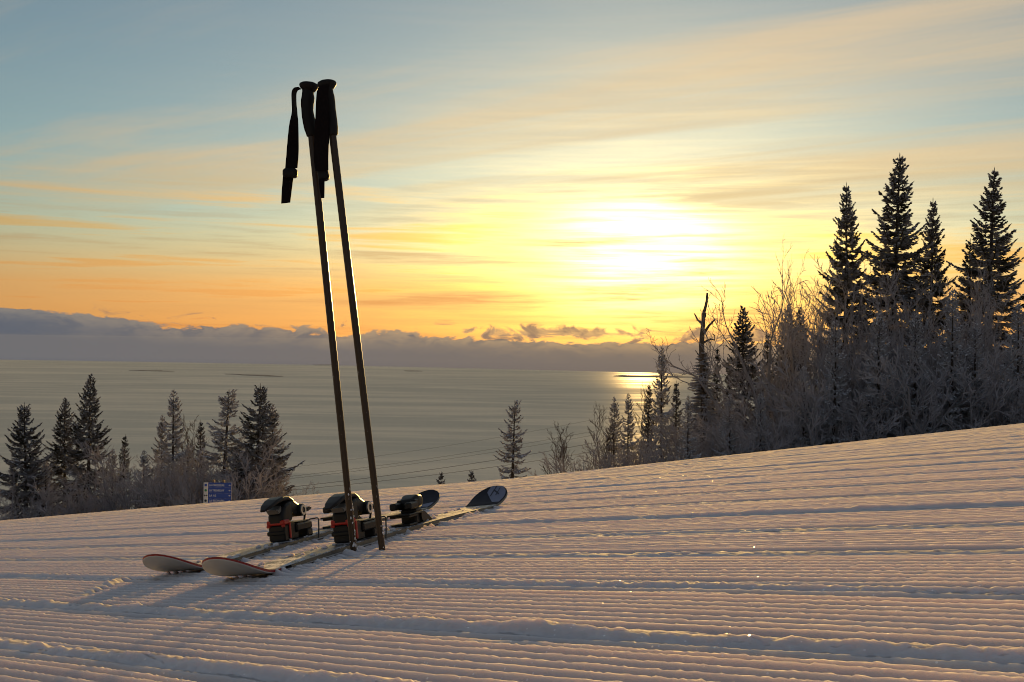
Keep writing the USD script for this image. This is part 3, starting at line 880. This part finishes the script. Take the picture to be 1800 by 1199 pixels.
def trail_sign():
    Z = 32.0
    a, b = at(357.5, 885, Z), at(406.5, 882.5, Z)
    W = b[0] - a[0]
    cx = (a + b) / 2
    gz = float(ground(cx[0], cx[1]))
    top = at(382, 848.6, Z)[2]
    t = thing('trail_sign', 'blue ski trail sign with four white-lettered rows on wooden posts', 'sign', frame((cx[0], cx[1], gz), (1, 0, 0), (0, 1, 0), (0, 0, 1)))
    ht = top - gz
    for x in (-W * 0.16, W * 0.20):
        obj('post', bev(x - 0.035, x + 0.035, 0.03, 0.10, -0.3, ht + 0.075, 0.006), WOOD, t)
    row = 0.152
    for i, (txt, mark) in enumerate([('LA CROISIERE', 'square'), ('LA TREMBLAY', 'green'), ('LA 42', 'double'), ('LA RICHARD', 'disc'), ('LA COMBE', 'square')]):
        z1 = ht - i * (row + 0.006); z0 = z1 - row
        p = obj('row_panel', bev(-W / 2 + 0.135, W / 2, 0.0, 0.028, z0, z1, 0.003), BLUE, t)
        tile = obj('pictogram_tile', bev(-W / 2, -W / 2 + 0.130, -0.001, 0.028, z0, z1, 0.003), WHITE, t)
        c = np.array([-W / 2 + 0.065, -0.002, (z0 + z1) / 2])
        if mark == 'square':
            s = box(c[0] - 0.036, c[0] + 0.036, -0.003, 0.002, c[2] - 0.036, c[2] + 0.036)
        elif mark == 'double':
            s = cat(*[trimesh.creation.box([0.04, 0.005, 0.04]).apply_transform(trimesh.transformations.rotation_matrix(math.pi / 4, [0, 1, 0])).apply_translation(c + [dx, 0, 0]) for dx in (-0.03, 0.03)])
        else:
            s = cyl((c[0], -0.003, c[2]), (c[0], 0.002, c[2]), 0.038, 24)
        obj('trail_symbol', s, {'square': BLUE, 'green': GREEN, 'double': BLACK, 'disc': BLACK}[mark], tile)
        tm = meshkit.text_mesh(txt, 0.058, 0.003, bold=True)
        tm.apply_transform(trimesh.transformations.rotation_matrix(math.pi / 2, [1, 0, 0]))
        wid = np.ptp(tm.vertices[:, 0]); k = min(1.0, 0.46 / wid)
        tm.vertices[:, 0] *= k
        tm.apply_translation([-W / 2 + 0.165, -0.0005, (z0 + z1) / 2 - 0.028])
        obj('lettering', tm, WHITE, p)
        ax, az = W / 2 - 0.055, (z0 + z1) / 2
        arrow = trimesh.creation.extrude_polygon(__import__('shapely').Polygon([(-0.03, -0.008), (0.0, -0.008), (0.0, -0.026), (0.032, 0), (0.0, 0.026), (0.0, 0.008), (-0.03, 0.008)]), 0.003)
        arrow.apply_transform(trimesh.transformations.rotation_matrix(math.pi / 2, [1, 0, 0])); arrow.apply_translation([ax, 0.0, az])
        obj('arrow', arrow, WHITE, p)
    return t


trail_sign()

# ---------------------------------------------------------------- overhead lines
CABLE = plain('cable_black', (0.035, 0.032, 0.03), 0.5)
for k, (p, q, lab) in enumerate([((540, 853), (993, 788), 'second lowest of the dark cables crossing above the crest'), ((540, 859), (1000, 801), 'lowest of the dark cables crossing above the crest'),
                            ((540, 834), (990, 768), 'second highest thin cable crossing in front of the water'), ((540, 838), (993, 774), 'middle thin cable crossing in front of the water'),
                            ((540, 818), (985, 749), 'highest and faintest cable crossing in front of the water')]):
    Z0, Z1 = 62.0, 72.0
    a, b = at(*p, Z0), at(*q, Z1)
    e = b - a
    s = np.linspace(-0.75, 1.75, 41)
    pts = a + e * s[:, None]
    pts[:, 2] += 0.55 * ((s - 0.5) ** 2 - 0.25)
    r = [0.013, 0.012, 0.008, 0.008, 0.006][k]
    c = obj('overhead_cable', tube(pts, r, 6), CABLE)
    tag(c, lab, 'cable', 'overhead cables in front of the water')

# ---------------------------------------------------------------- low dark strips on the far water
FLOE = plain('dark_ice', (0.22, 0.23, 0.24), 1.0, spec=0.0)


def strip(x0, x1, y, thick, lab, slope=0.014):
    a, b = ray(x0, y), ray(x1, y + (x1 - x0) * slope)
    a, b = a * (SEA_Z / a[2]), b * (SEA_Z / b[2])
    far = ray((x0 + x1) / 2, y + (x1 - x0) * slope / 2 - thick); far = far * (SEA_Z / far[2])
    dep = np.linalg.norm(far - (a + b) / 2)
    e = unit(b - a); n = unit(np.array([-e[1], e[0], 0]))
    L = np.linalg.norm(b - a)
    s = np.linspace(0, 1, 41)
    w = dep * np.sqrt(np.clip(1 - (2 * s - 1) ** 2, 0, 1)) * (0.5 + 0.9 * meshkit.noise(P3(s * 9, y), 3))
    lo = a + e * (s * L)[:, None] - n * (w * 0.3)[:, None]; hi = a + e * (s * L)[:, None] + n * (w * 0.7)[:, None]
    v = np.vstack([lo, hi, lo, hi]); v[:82, 2] = SEA_Z + 4.0; v[82:, 2] = SEA_Z - 0.5
    f = []
    for i in range(40):
        f += [[i, i + 1, 42 + i], [i, 42 + i, 41 + i], [82 + i, i + 1, i], [82 + i, 83 + i, i + 1], [41 + i, 42 + i, 124 + i], [41 + i, 124 + i, 123 + i]]
    tag(obj('ice_floe', (v, np.array(f)), FLOE), lab, 'ice floe')


strip(1078, 1222, 661.5, 3.5, 'long dark strip across the bright sun glitter on the water')
strip(395, 492, 657.5, 1.4, 'longest dark strip on the left half of the water', 0.05)
strip(228, 300, 651, 1.1, 'dark strip on the water at the far left', 0.03)
strip(714, 742, 652.5, 1.2, 'short dark dash on the water right of the ski poles', 0.0)
strip(552, 580, 641.5, 1.2, 'short dark dash on the water left of the ski poles', 0.02)

# ---------------------------------------------------------------- skis and bindings
PLASTIC = plain('black_plastic', (0.0085, 0.0070, 0.0062), 0.45, spec=0.3, noise=(60, 0.3), bump=(220, 0.15, 0.0006))
PLASTIC_GREY = plain('grey_plastic', (0.10, 0.095, 0.09), 0.45, noise=(60, 0.25))
PLASTIC_RED = plain('red_plastic', (0.42, 0.018, 0.012), 0.40, noise=(60, 0.15))
STEEL = plain('brushed_steel', (0.55, 0.54, 0.52), 0.35, metallic=1.0, noise=(90, 0.2))
DARK_STEEL = plain('dark_steel', (0.10, 0.095, 0.09), 0.4, metallic=1.0)
BASE = plain('ski_base', (0.52, 0.50, 0.48), 0.45, noise=(18, 0.12))
SIDE_RED = plain('ski_red_edge', (0.26, 0.012, 0.012), 0.35)
SIDE_BLACK = plain('ski_sidewall', (0.035, 0.030, 0.028), 0.4, noise=(30, 0.3))
NAVY = plain('tip_navy', (0.016, 0.016, 0.028), 0.6, spec=0.2)
PALE = plain('tip_pale', (0.17, 0.18, 0.25), 0.75, spec=0.1, noise=(30, 0.1))


def dusted(name, base, amount):
    g = Graph()
    pos = g('texture_coordinate', 'object')
    n = g.m('add', g.m('multiply', g.noise(pos, 22.0, 5.0, 0.65), 0.6), g.m('multiply', g.noise(pos, 140.0, 3.0, 0.6), 0.4))
    f = g.ss(n, 0.62 - 0.30 * amount, 0.76 - 0.30 * amount)
    col = g.mix(f, base, (0.74, 0.74, 0.76))
    b = g('bump', 'normal', height=n, strength=0.5, distance=0.002)
    return g.make(name, surface=g('principled_bsdf', 'BSDF', base_color=col, roughness=g.lin(f, 0, 1, 0.35, 0.8), normal=b))


TOP = dusted('snow_dusted_top_sheet', (0.055, 0.048, 0.042), 0.55)
TOP_TIP = plain('tip_top_sheet', (0.016, 0.015, 0.024), 0.75, spec=0.12, noise=(40, 0.3))


def solve_s(a, e, px):
    """How far along the line a + s e the photograph's column px is met."""
    lo, hi = -0.5, 2.5
    for _ in range(60):
        mid = (lo + hi) / 2
        lo, hi = (mid, hi) if project(a + e * mid)[0] < px else (lo, mid)
    return lo


def ski(ends, label, heel_px, toe_px, graphic):
    a, b = ends
    e = unit(b - a); y = np.cross(N, e)
    L = np.linalg.norm(b - a)
    t = thing('ski', label, 'ski', frame(a - N * 0.0065, e, y, N), 'pair of skis')
    S0, S1_ = -0.135, L + 0.150
    st = np.unique(np.concatenate([S0 + 0.0005 + np.linspace(0, 1, 22) ** 1.8 * 0.16, np.linspace(0.03, L - 0.04, 40), S1_ - 0.0005 - np.linspace(0, 1, 26) ** 1.8 * 0.20]))

    def zbase(s):
        near = np.clip((0.015 - s) / 0.150, 0, None); far = np.clip((s - (L - 0.04)) / 0.19, 0, None)
        return 0.007 + 0.050 * near ** 1.9 + 0.056 * far ** 1.7

    def half(s):
        m = 0.0385 + 0.0165 * np.abs((s - L * 0.47) / (L * 0.5)) ** 2
        en = np.clip((s - S0) / 0.085, 0, 1); ef = np.clip((S1_ - s) / 0.10, 0, 1)
        return m * np.sqrt(np.clip(1 - (1 - en) ** 2.2, 0, 1)) * np.sqrt(np.clip(1 - (1 - ef) ** 2.2, 0, 1)) + 0.0006

    def thick(s):
        return 0.0055 + 0.0085 * np.sin(np.pi * np.clip((s - S0) / (S1_ - S0), 0, 1)) ** 0.8

    def layer(z0, z1, w0, w1, smin=-9, smax=9):
        q = st[(st >= smin) & (st <= smax)]
        zb, h, w = zbase(q), thick(q), half(q)
        lo, hi = zb + h * z0, zb + h * z1
        rows = np.stack([np.stack([q, -w * w0, lo], -1), np.stack([q, w * w0, lo], -1), np.stack([q, w * w1, hi], -1), np.stack([q, -w * w1, hi], -1)], 1)
        n = len(q); v = rows.reshape(-1, 3); f = []
        for i in range(n - 1):
            for k in range(4):
                f.append([4 * i + k, 4 * i + (k + 1) % 4, 4 * i + 4 + (k + 1) % 4, 4 * i + 4 + k])
        f = np.array(f); f = np.vstack([f[:, [0, 2, 1]], f[:, [0, 3, 2]]])
        f = np.vstack([f, [[0, 1, 2], [0, 2, 3], [4 * n - 4, 4 * n - 2, 4 * n - 3], [4 * n - 4, 4 * n - 1, 4 * n - 2]]])
        return v, f

    cut = 0.055
    far_cut = L - 0.02
    obj('base_sheet', layer(0.0, 0.22, 0.985, 1.0), BASE, t, smooth=40)
    obj('red_edge', layer(0.22, 0.90, 1.0, 1.0, smax=cut), SIDE_RED, t)
    obj('sidewall', layer(0.22, 0.90, 1.0, 0.97, smin=cut), SIDE_BLACK, t)
    obj('top_sheet', layer(0.90, 1.0, 0.975, 0.93, smax=far_cut), TOP, t, smooth=40)
    obj('tip_top_sheet', layer(0.90, 1.0, 0.975, 0.93, smin=far_cut), TOP_TIP, t, smooth=40)

    def patch(name, inside, mat, lift):
        ss, ws = np.linspace(L - 0.02, S1_, 110), np.linspace(-0.06, 0.06, 80)
        Sg, Wg = np.meshgrid(ss, ws)
        z = zbase(Sg) + thick(Sg) * 1.0 + lift
        ok = inside(Sg, Wg) & (np.abs(Wg) < half(Sg) * 0.90)
        i = np.arange(Sg.size).reshape(Sg.shape)
        k = ok[:-1, :-1] & ok[1:, :-1] & ok[:-1, 1:] & ok[1:, 1:]
        f = np.stack([i[:-1, :-1][k], i[:-1, 1:][k], i[1:, 1:][k], i[1:, :-1][k]], 1)
        used, inv = np.unique(f.ravel(), return_inverse=True)
        v = np.stack([Sg, Wg, z], -1).reshape(-1, 3)[used]
        obj(name, (v, inv.reshape(-1, 4)), mat, t)

    if graphic:
        u = lambda S: (S - (L - 0.02)) / 0.17
        patch('tip_graphic', lambda S, W: (W < 0.028 - 0.10 * np.clip(0.75 - u(S), 0, 1) - 0.012 * u(S)) & (u(S) > 0.22), PALE, 0.0006)
        def strokes(S, W):
            p, q = u(S), W / 0.05
            bar = (np.abs(q - (-0.05 - 0.10 * (p - 0.6))) < 0.06) & (p > 0.55) & (p < 0.97)
            s1 = (np.abs((p - 0.72) - (q + 0.35) * 0.35) < 0.035) & (q < -0.08) & (q > -0.62)
            s2 = (np.abs(q + 0.42) < 0.05) & (p > 0.58) & (p < 0.90)
            return bar | s1 | s2
        patch('tip_lettering', strokes, NAVY, 0.0011)
    else:
        patch('tip_graphic', lambda S, W: ((S - L) < 0.035 - 0.4 * (W + 0.02)) & (S > L - 0.01), PALE, 0.0006)

    zt = lambda s: float(zbase(np.array([s]))[0] + thick(np.array([s]))[0])

    def place(m, x, z):
        return m.copy().apply_scale(0.93).apply_translation([x, 0, z])

    def prism(pts, w, c=0.002):
        """An outline in (x, z) extruded across the ski, with softened edges."""
        sh = __import__('shapely').Polygon(pts)
        inner = sh.buffer(-c)
        big = trimesh.creation.extrude_polygon(sh, w - 2 * c); big.apply_translation([0, 0, -(w / 2 - c)])
        parts_ = [big]
        for sgn in (-1, 1):
            s2 = trimesh.creation.extrude_polygon(inner, c)
            s2.apply_translation([0, 0, (w / 2 - c) if sgn > 0 else -w / 2])
            parts_.append(s2)
        m = cat(*parts_)
        m.apply_transform(np.array([[1, 0, 0, 0], [0, 0, -1, 0], [0, 1, 0, 0], [0, 0, 0, 1.0]]))
        return m

    # ---- heel piece
    x, z = solve_s(a + N * 0.03, e, heel_px), zt(0.5)
    heel = obj('heel_piece', place(cat(bev(-0.036, -0.002, -0.026, 0.026, 0.0, 0.046, 0.004), bev(-0.002, 0.030, -0.024, 0.024, 0.0, 0.050, 0.004), bev(-0.041, -0.034, -0.029, 0.029, 0.018, 0.030, 0.003)), x, z), PLASTIC, t)
    def chain(secs, r=0.006):
        """Rounded sections (x, z, width, height) joined one to the next."""
        def ring(x_, z_, w_, h_):
            rr = min(r, w_ * 0.45, h_ * 0.45)
            base_ = trimesh.creation.icosphere(1, rr).vertices
            return np.vstack([base_ + [x_, sy * (w_ / 2 - rr), z_ + sz * (h_ / 2 - rr)] for sy in (-1, 1) for sz in (-1, 1)])
        rs = [ring(*q) for q in secs]
        return cat(*[trimesh.convex.convex_hull(np.vstack([rs[i], rs[i + 1]])) for i in range(len(rs) - 1)])

    tower = cat(chain([(-0.030, 0.062, 0.048, 0.036), (-0.012, 0.076, 0.050, 0.052), (0.012, 0.080, 0.050, 0.058)], 0.010), chain([(0.004, 0.090, 0.048, 0.040), (0.034, 0.092, 0.050, 0.044), (0.064, 0.080, 0.052, 0.040)], 0.016))
    obj('heel_tower', place(tower, x, z), PLASTIC, heel, smooth=35)
    obj('red_collar', place(cat(bev(-0.0395, -0.006, -0.0285, 0.0285, 0.046, 0.060, 0.003), bev(-0.012, -0.003, -0.030, -0.0255, 0.006, 0.052, 0.002), bev(-0.040, -0.034, -0.029, -0.018, 0.040, 0.048, 0.002), bev(-0.040, -0.034, 0.018, 0.029, 0.040, 0.048, 0.002)), x, z), PLASTIC_RED, heel)
    lever = chain([(0.040, 0.107, 0.040, 0.010), (0.014, 0.117, 0.046, 0.012), (-0.020, 0.118, 0.048, 0.014), (-0.050, 0.112, 0.044, 0.014), (-0.078, 0.102, 0.034, 0.011), (-0.098, 0.093, 0.016, 0.006)], 0.006)
    obj('release_lever', place(lever, x, z), PLASTIC, heel, smooth=35)
    obj('lever_pad', place(prism([(-0.056, 0.0905), (-0.044, 0.0905), (-0.026, 0.0995), (-0.030, 0.082), (-0.044, 0.078)], 0.036, 0.002), x, z), PLASTIC_GREY, heel)
    barrel = cyl((0.064, -0.033, 0.078), (0.064, 0.033, 0.078), 0.0175, 28)
    obj('pivot_barrel', place(barrel, x, z), PLASTIC, heel)
    ring = trimesh.creation.annulus(0.0085, 0.0150, 0.004, sections=28); ring.apply_transform(trimesh.transformations.rotation_matrix(math.pi / 2, [1, 0, 0])); ring.apply_translation([0.064, -0.0345, 0.078])
    obj('pivot_ring', place(ring, x, z), STEEL, heel)
    obj('pivot_screw', place(cyl((0.064, -0.0345, 0.078), (0.064, -0.031, 0.078), 0.0055, 8), x, z), DARK_STEEL, heel)
    obj('heel_track', place(cat(bev(0.030, 0.120, -0.030, 0.030, 0.020, 0.042, 0.004), bev(0.088, 0.120, -0.030, 0.030, 0.0, 0.021, 0.003), bev(0.026, 0.050, -0.022, 0.022, 0.0, 0.021, 0.003), bev(0.045, 0.112, -0.024, 0.024, 0.042, 0.047, 0.002)), x, z), PLASTIC, t)
    for sg in (-1, 1):
        arm = trimesh.Trimesh(*tube(np.array([(0.088, sg * 0.030, 0.044), (0.100, sg * 0.036, 0.0475), (0.118, sg * 0.0475, 0.0475), (0.121, sg * 0.0505, 0.044), (0.116, sg * 0.0515, 0.020), (0.108, sg * 0.052, -0.010)]), 0.0022, 7))
        obj('brake_arm', place(arm, x, z), DARK_STEEL, t)
    ped = cat(trimesh.Trimesh(*tube(np.array([(0.104, -0.012, 0.044), (0.112, -0.012, 0.060), (0.118, -0.012, 0.074)]), 0.0032, 8)), prism([(0.104, 0.072), (0.110, 0.080), (0.126, 0.083), (0.138, 0.077), (0.128, 0.073), (0.116, 0.070)], 0.024, 0.002).apply_translation([0, -0.012, 0]))
    obj('brake_pedal', place(ped, x, z), PLASTIC, t)
    # ---- toe piece
    x = solve_s(a + N * 0.03, e, toe_px)
    toe = obj('toe_piece', place(cat(chain([(-0.008, 0.060, 0.048, 0.030), (0.016, 0.064, 0.056, 0.040), (0.038, 0.064, 0.054, 0.038), (0.054, 0.060, 0.036, 0.024)], 0.012), bev(-0.004, 0.034, -0.018, 0.018, 0.034, 0.050, 0.003)), x, z), PLASTIC, t, smooth=35)
    for sg in (-1, 1):
        obj('toe_wing', place(cat(bev(-0.062, -0.010, sg * 0.024 - 0.011, sg * 0.024 + 0.011, 0.046, 0.066, 0.004), bev(-0.020, 0.004, sg * 0.022 - 0.008, sg * 0.022 + 0.008, 0.044, 0.072, 0.003)), x, z), PLASTIC, toe)
    obj('toe_pedestal', place(cat(bev(-0.010, 0.036, -0.025, 0.025, 0.0, 0.044, 0.004), cyl((0.030, -0.031, 0.019), (0.030, 0.031, 0.019), 0.0155, 24)), x, z), PLASTIC, toe)
    obj('sole_plate', place(cat(bev(-0.080, 0.020, -0.036, 0.036, 0.030, 0.035, 0.0015), bev(-0.074, -0.010, -0.030, 0.030, 0.024, 0.0298, 0.001)), x, z), PLASTIC, toe)
    obj('toe_foot', place(bev(-0.078, -0.022, -0.033, 0.033, 0.0, 0.007, 0.002), x, z), PLASTIC, toe)
    nose = prism([(0.036, 0.0), (0.036, 0.022), (0.050, 0.031), (0.066, 0.029), (0.106, 0.007), (0.110, 0.0)], 0.050, 0.004)
    obj('toe_nose', place(nose, x, z), PLASTIC, toe)
    # snow lying on the ski
    rng = np.random.default_rng(int(heel_px))
    ms = []
    for _ in range(34):
        s = rng.uniform(-0.02, L); w = rng.uniform(-0.034, 0.034) if rng.random() < 0.4 else rng.choice([-1, 1]) * rng.uniform(0.028, 0.036)
        r = rng.uniform(0.0025, 0.0075)
        m = trimesh.creation.icosphere(1, r)
        m.vertices *= 1 + 0.5 * (meshkit.noise(m.vertices * 260 + rng.uniform(0, 50, 3), 2)[:, None] - 0.5)
        m.vertices *= [1.4, 1, 0.7]
        ms.append(m.apply_translation([s, w, zt(s) + r * 0.25]))
    p = obj('snow_crumbs', cat(*ms), SNOW, t, smooth=True)
    tag(p, kind='stuff')
    return t


ski(SKI_FRONT, 'ski nearer the camera with pale patterned far tip, poles standing beside it', 613, 721, True)
ski(SKI_BACK, 'ski lying behind the other one, its plain dark far tip behind a binding', 498, 602, False)

# ---------------------------------------------------------------- ski poles
GRIP = plain('grip_rubber', (0.0065, 0.0048, 0.0048), 0.6, spec=0.25, noise=(80, 0.3), bump=(300, 0.25, 0.0008))
WEB = plain('strap_webbing', (0.009, 0.006, 0.0065), 0.9, spec=0.1, noise=(200, 0.3), bump=(900, 0.4, 0.0008))


def shaft_material():
    g = Graph()
    pos = g('texture_coordinate', 'object')
    sc = g.noise(g('mapping', 'vector', vector=pos, scale=(260, 260, 9.0)), 1.0, 4.0, 0.65)
    f = g.m('multiply', g.ss(sc, 0.70, 0.74), 0.7)
    lowm = g.ss(g('separate_xyz', 'z', vector=pos), 0.62, 0.15)
    fr = g.m('multiply', g.ss(g.noise(g('mapping', 'vector', vector=pos, scale=(120, 120, 40.0)), 1.0, 4.0, 0.7), 0.64, 0.72), lowm)
    col = g.mix(g.m('maximum', f, fr), (0.036, 0.020, 0.011), (0.50, 0.48, 0.47))
    return g.make('pole_shaft', surface=g('principled_bsdf', 'BSDF', base_color=col, roughness=0.34, metallic=0.0, specular_ior_level=0.32, coat_weight=0.1))


# node outputs differ: separate_xyz gives z
SHAFT = shaft_material()


def loft(centers, rx, ry, n=20, fwd=None):
    """Elliptical rings stacked along z, closed at both ends."""
    c = np.asarray(centers, float); k = len(c)
    ang = np.arange(n) * 2 * np.pi / n
    v = c[:, None] + np.stack([np.cos(ang)[None] * np.asarray(rx)[:, None], np.sin(ang)[None] * np.asarray(ry)[:, None], np.zeros((k, n))], -1)
    f = []
    for i in range(k - 1):
        for j in range(n):
            f.append([i * n + j, i * n + (j + 1) % n, (i + 1) * n + (j + 1) % n, (i + 1) * n + j])
    f = np.array(f); f = np.vstack([f[:, [0, 1, 2]], f[:, [0, 2, 3]]])
    v = np.vstack([v.reshape(-1, 3), c[:1], c[-1:]]); a = k * n
    f = np.vstack([f] + [[[a, (j + 1) % n, j], [a + 1, (k - 1) * n + j, (k - 1) * n + (j + 1) % n]] for j in range(n)])
    return v, f


def ribbon(path, widths, dirs, thick=0.0022):
    p, w, d = np.asarray(path, float), np.asarray(widths, float), unit(np.asarray(dirs, float))
    # finer, rounded
    s = np.linspace(0, 1, len(p)); q = np.linspace(0, 1, len(p) * 5)
    from scipy.interpolate import PchipInterpolator
    p, w, d = PchipInterpolator(s, p)(q), PchipInterpolator(s, w)(q), unit(PchipInterpolator(s, d)(q))
    t = unit(np.gradient(p, axis=0)); nn = unit(np.cross(t, d))
    rows = np.stack([p - d * w[:, None] / 2 - nn * thick / 2, p + d * w[:, None] / 2 - nn * thick / 2, p + d * w[:, None] / 2 + nn * thick / 2, p - d * w[:, None] / 2 + nn * thick / 2], 1)
    n = len(p); v = rows.reshape(-1, 3); f = []
    for i in range(n - 1):
        for k in range(4):
            f.append([4 * i + k, 4 * i + (k + 1) % 4, 4 * i + 4 + (k + 1) % 4, 4 * i + 4 + k])
    f = np.array(f); f = np.vstack([f[:, [0, 1, 2]], f[:, [0, 2, 3]]])
    return v, np.vstack([f, [[0, 2, 1], [0, 3, 2], [4 * n - 4, 4 * n - 3, 4 * n - 2], [4 * n - 4, 4 * n - 2, 4 * n - 1]]])


def pole(base_px, top_px, top_depth, label, side_grip, strap, seed):
    B = on_plane(*base_px)
    T = at(*top_px, top_depth)
    z = unit(T - B)
    x = unit(CAM_RIGHT - z * (CAM_RIGHT @ z)); y = np.cross(z, x)
    t = thing('ski_pole', label, 'ski pole', frame(B, x, y, z), 'pair of ski poles')
    Lp = np.linalg.norm(T - B)
    loc = lambda px, py, d: np.array([(at(px, py, d) - B) @ x, (at(px, py, d) - B) @ y, (at(px, py, d) - B) @ z])
    obj('shaft', tube(np.array([(0, 0, -0.13), (0, 0, -0.05), (0, 0, 0.3), (0, 0, 0.6), (0, 0, Lp - 0.10)]), [0.0068, 0.0072, 0.0078, 0.0082, 0.0085], 24), SHAFT, t, smooth=50)
    hz = np.array([-0.126, -0.124, -0.118, -0.108, -0.095, -0.080, -0.065, -0.050, -0.038, -0.028, -0.020, -0.012])
    off = np.array([0.0015, 0.0015, 0.0010, -0.0005, -0.0022, -0.0036, -0.0036, -0.0025, -0.0008, 0.0010, 0.0020, 0.0025])
    rx = np.array([0.0110, 0.0132, 0.0138, 0.0150, 0.0150, 0.0146, 0.0144, 0.0152, 0.0156, 0.0142, 0.0138, 0.0136])
    notch = 0.0010 * np.sin(hz * 2 * np.pi / 0.020)
    if side_grip:
        c = np.stack([off + notch * 0.6, 0 * hz, Lp + hz], -1); v = loft(c, rx + notch * 0.5, rx * 0.95 - 0.001)
    else:
        c = np.stack([0 * hz + 0.001, -off, Lp + hz], -1); v = loft(c, rx * 0.90, rx)
    grip = obj('grip', v, GRIP, t, smooth=60)
    # the pommel: a tilted mushroom cap
    cz = np.array([-0.020, -0.016, -0.011, -0.006, -0.002, 0.001, 0.003])
    cr = np.array([0.0120, 0.0165, 0.0205, 0.0220, 0.0205, 0.0150, 0.0050])
    tilt = -0.16 if side_grip else -0.02
    cc = np.stack([0.005 * (cz > -0.03) * np.ones(7) * (1 if side_grip else 0.2), 0 * cz, Lp + cz], -1)
    cv, cf = loft(cc, cr, cr * 0.85, 28)
    cv[:, 2] += tilt * (cv[:, 0])
    obj('pommel', (cv, cf), GRIP, grip, smooth=60)
    dpt = top_depth
    pts = [loc(px, py, dpt + dd) for px, py, dd, *_ in strap['path']]
    wd = [w for *_, w, _ in strap['path']]
    ds = [np.array([math.cos(math.radians(tw)), math.sin(math.radians(tw)), 0.0]) for *_, tw in strap['path']]
    st_ = obj('strap', ribbon(pts, wd, ds), WEB, t, smooth=40)
    p2 = [p + np.array([0.001, 0.005, 0]) * (0.3 + 0.7 * math.sin(math.pi * i / (len(pts) - 1))) for i, p in enumerate(pts)]
    obj('strap_back', ribbon(p2, [w * 0.96 for w in wd], ds), WEB, st_, smooth=40)
    bk = strap['buckle']
    c = loc(bk[0], bk[1], dpt - 0.002)
    r_ = min(bk[2], bk[3]) * 0.36
    m = trimesh.convex.convex_hull(np.vstack([trimesh.creation.icosphere(2, r_).vertices + [sx * (bk[2] / 2 - r_), sy * 0.004, sz * (bk[3] / 2 - r_)] for sx in (-1, 1) for sy in (-1, 1) for sz in (-1, 1)]))
    m.apply_transform(trimesh.transformations.rotation_matrix(math.radians(bk[4]), [0, 1, 0]))
    obj('strap_buckle', m.apply_translation(c), GRIP, st_)
    tl = strap['tail']
    obj('strap_tail', ribbon([loc(px, py, dpt + dd) for px, py, dd, *_ in tl], [w for *_, w, _ in tl], [np.array([math.cos(math.radians(a_)), math.sin(math.radians(a_)), 0]) for *_, a_ in tl]), WEB, st_, smooth=40)
    # snow frozen to the lower shaft
    rng = np.random.default_rng(seed)
    ms = []
    for _ in range(34 if side_grip else 6):
        zz = abs(rng.normal(0, 0.045)) + 0.004; r = rng.uniform(0.0007, 0.0019); an = rng.normal(-0.4, 0.9)
        m = trimesh.creation.icosphere(1, r); m.vertices *= [1, 1, rng.uniform(1.0, 2.2)]
        ms.append(m.apply_translation([0.0075 * math.cos(an), 0.0075 * math.sin(an), zz]))
    p = obj('snow_crust', cat(*ms), SNOW_LOAD, t, smooth=True)
    tag(p, kind='stuff')


MM = 2.42 / FPX
pole((622, 970), (538.5, 146), 2.44, 'left ski pole with its strap hanging clear to the left', True, dict(
    path=[(527, 155, 0.0, 10 * MM, 80), (522, 155.5, 0.0, 12 * MM, 78), (517.8, 159, 0.0, 14 * MM, 78), (516, 167, 0.0, 15 * MM, 78), (516.3, 180, 0, 16 * MM, 80), (517.3, 194, 0, 17 * MM, 80), (517.2, 204, 0, 18 * MM, 72), (516, 220, 0, 20 * MM, 58), (515, 245, 0, 20 * MM, 38), (514, 270, 0, 21 * MM, 14), (512, 296, 0, 22 * MM, 0)],
    buckle=(510.3, 304.5, 26 * MM, 17 * MM, 6), tail=[(507.0, 308, 0.002, 19 * MM, 0), (504.6, 330, 0.002, 18 * MM, 0), (502.2, 357, 0.0, 16 * MM, 0)]), 3)
pole((672, 968), (573.3, 143), 2.40, 'right ski pole with its strap hanging in front of the grip', False, dict(
    path=[(570, 150, -0.02, 18 * MM, 0), (567, 165, -0.024, 21 * MM, 0), (566.5, 185, -0.024, 22 * MM, 0), (566, 205, -0.024, 23 * MM, 0), (565.5, 225, -0.022, 24 * MM, 0), (565, 245, -0.020, 25 * MM, 0), (564.5, 262, -0.019, 25 * MM, 0), (564.5, 285, -0.018, 24 * MM, 6), (566, 300, -0.018, 22 * MM, 14)],
    buckle=(568.5, 306.5, 19 * MM, 24 * MM, -8), tail=[(565.5, 314, -0.018, 10 * MM, 25), (566, 330, -0.018, 9 * MM, 30), (567.2, 348, -0.018, 5.5 * MM, 35)]), 5)
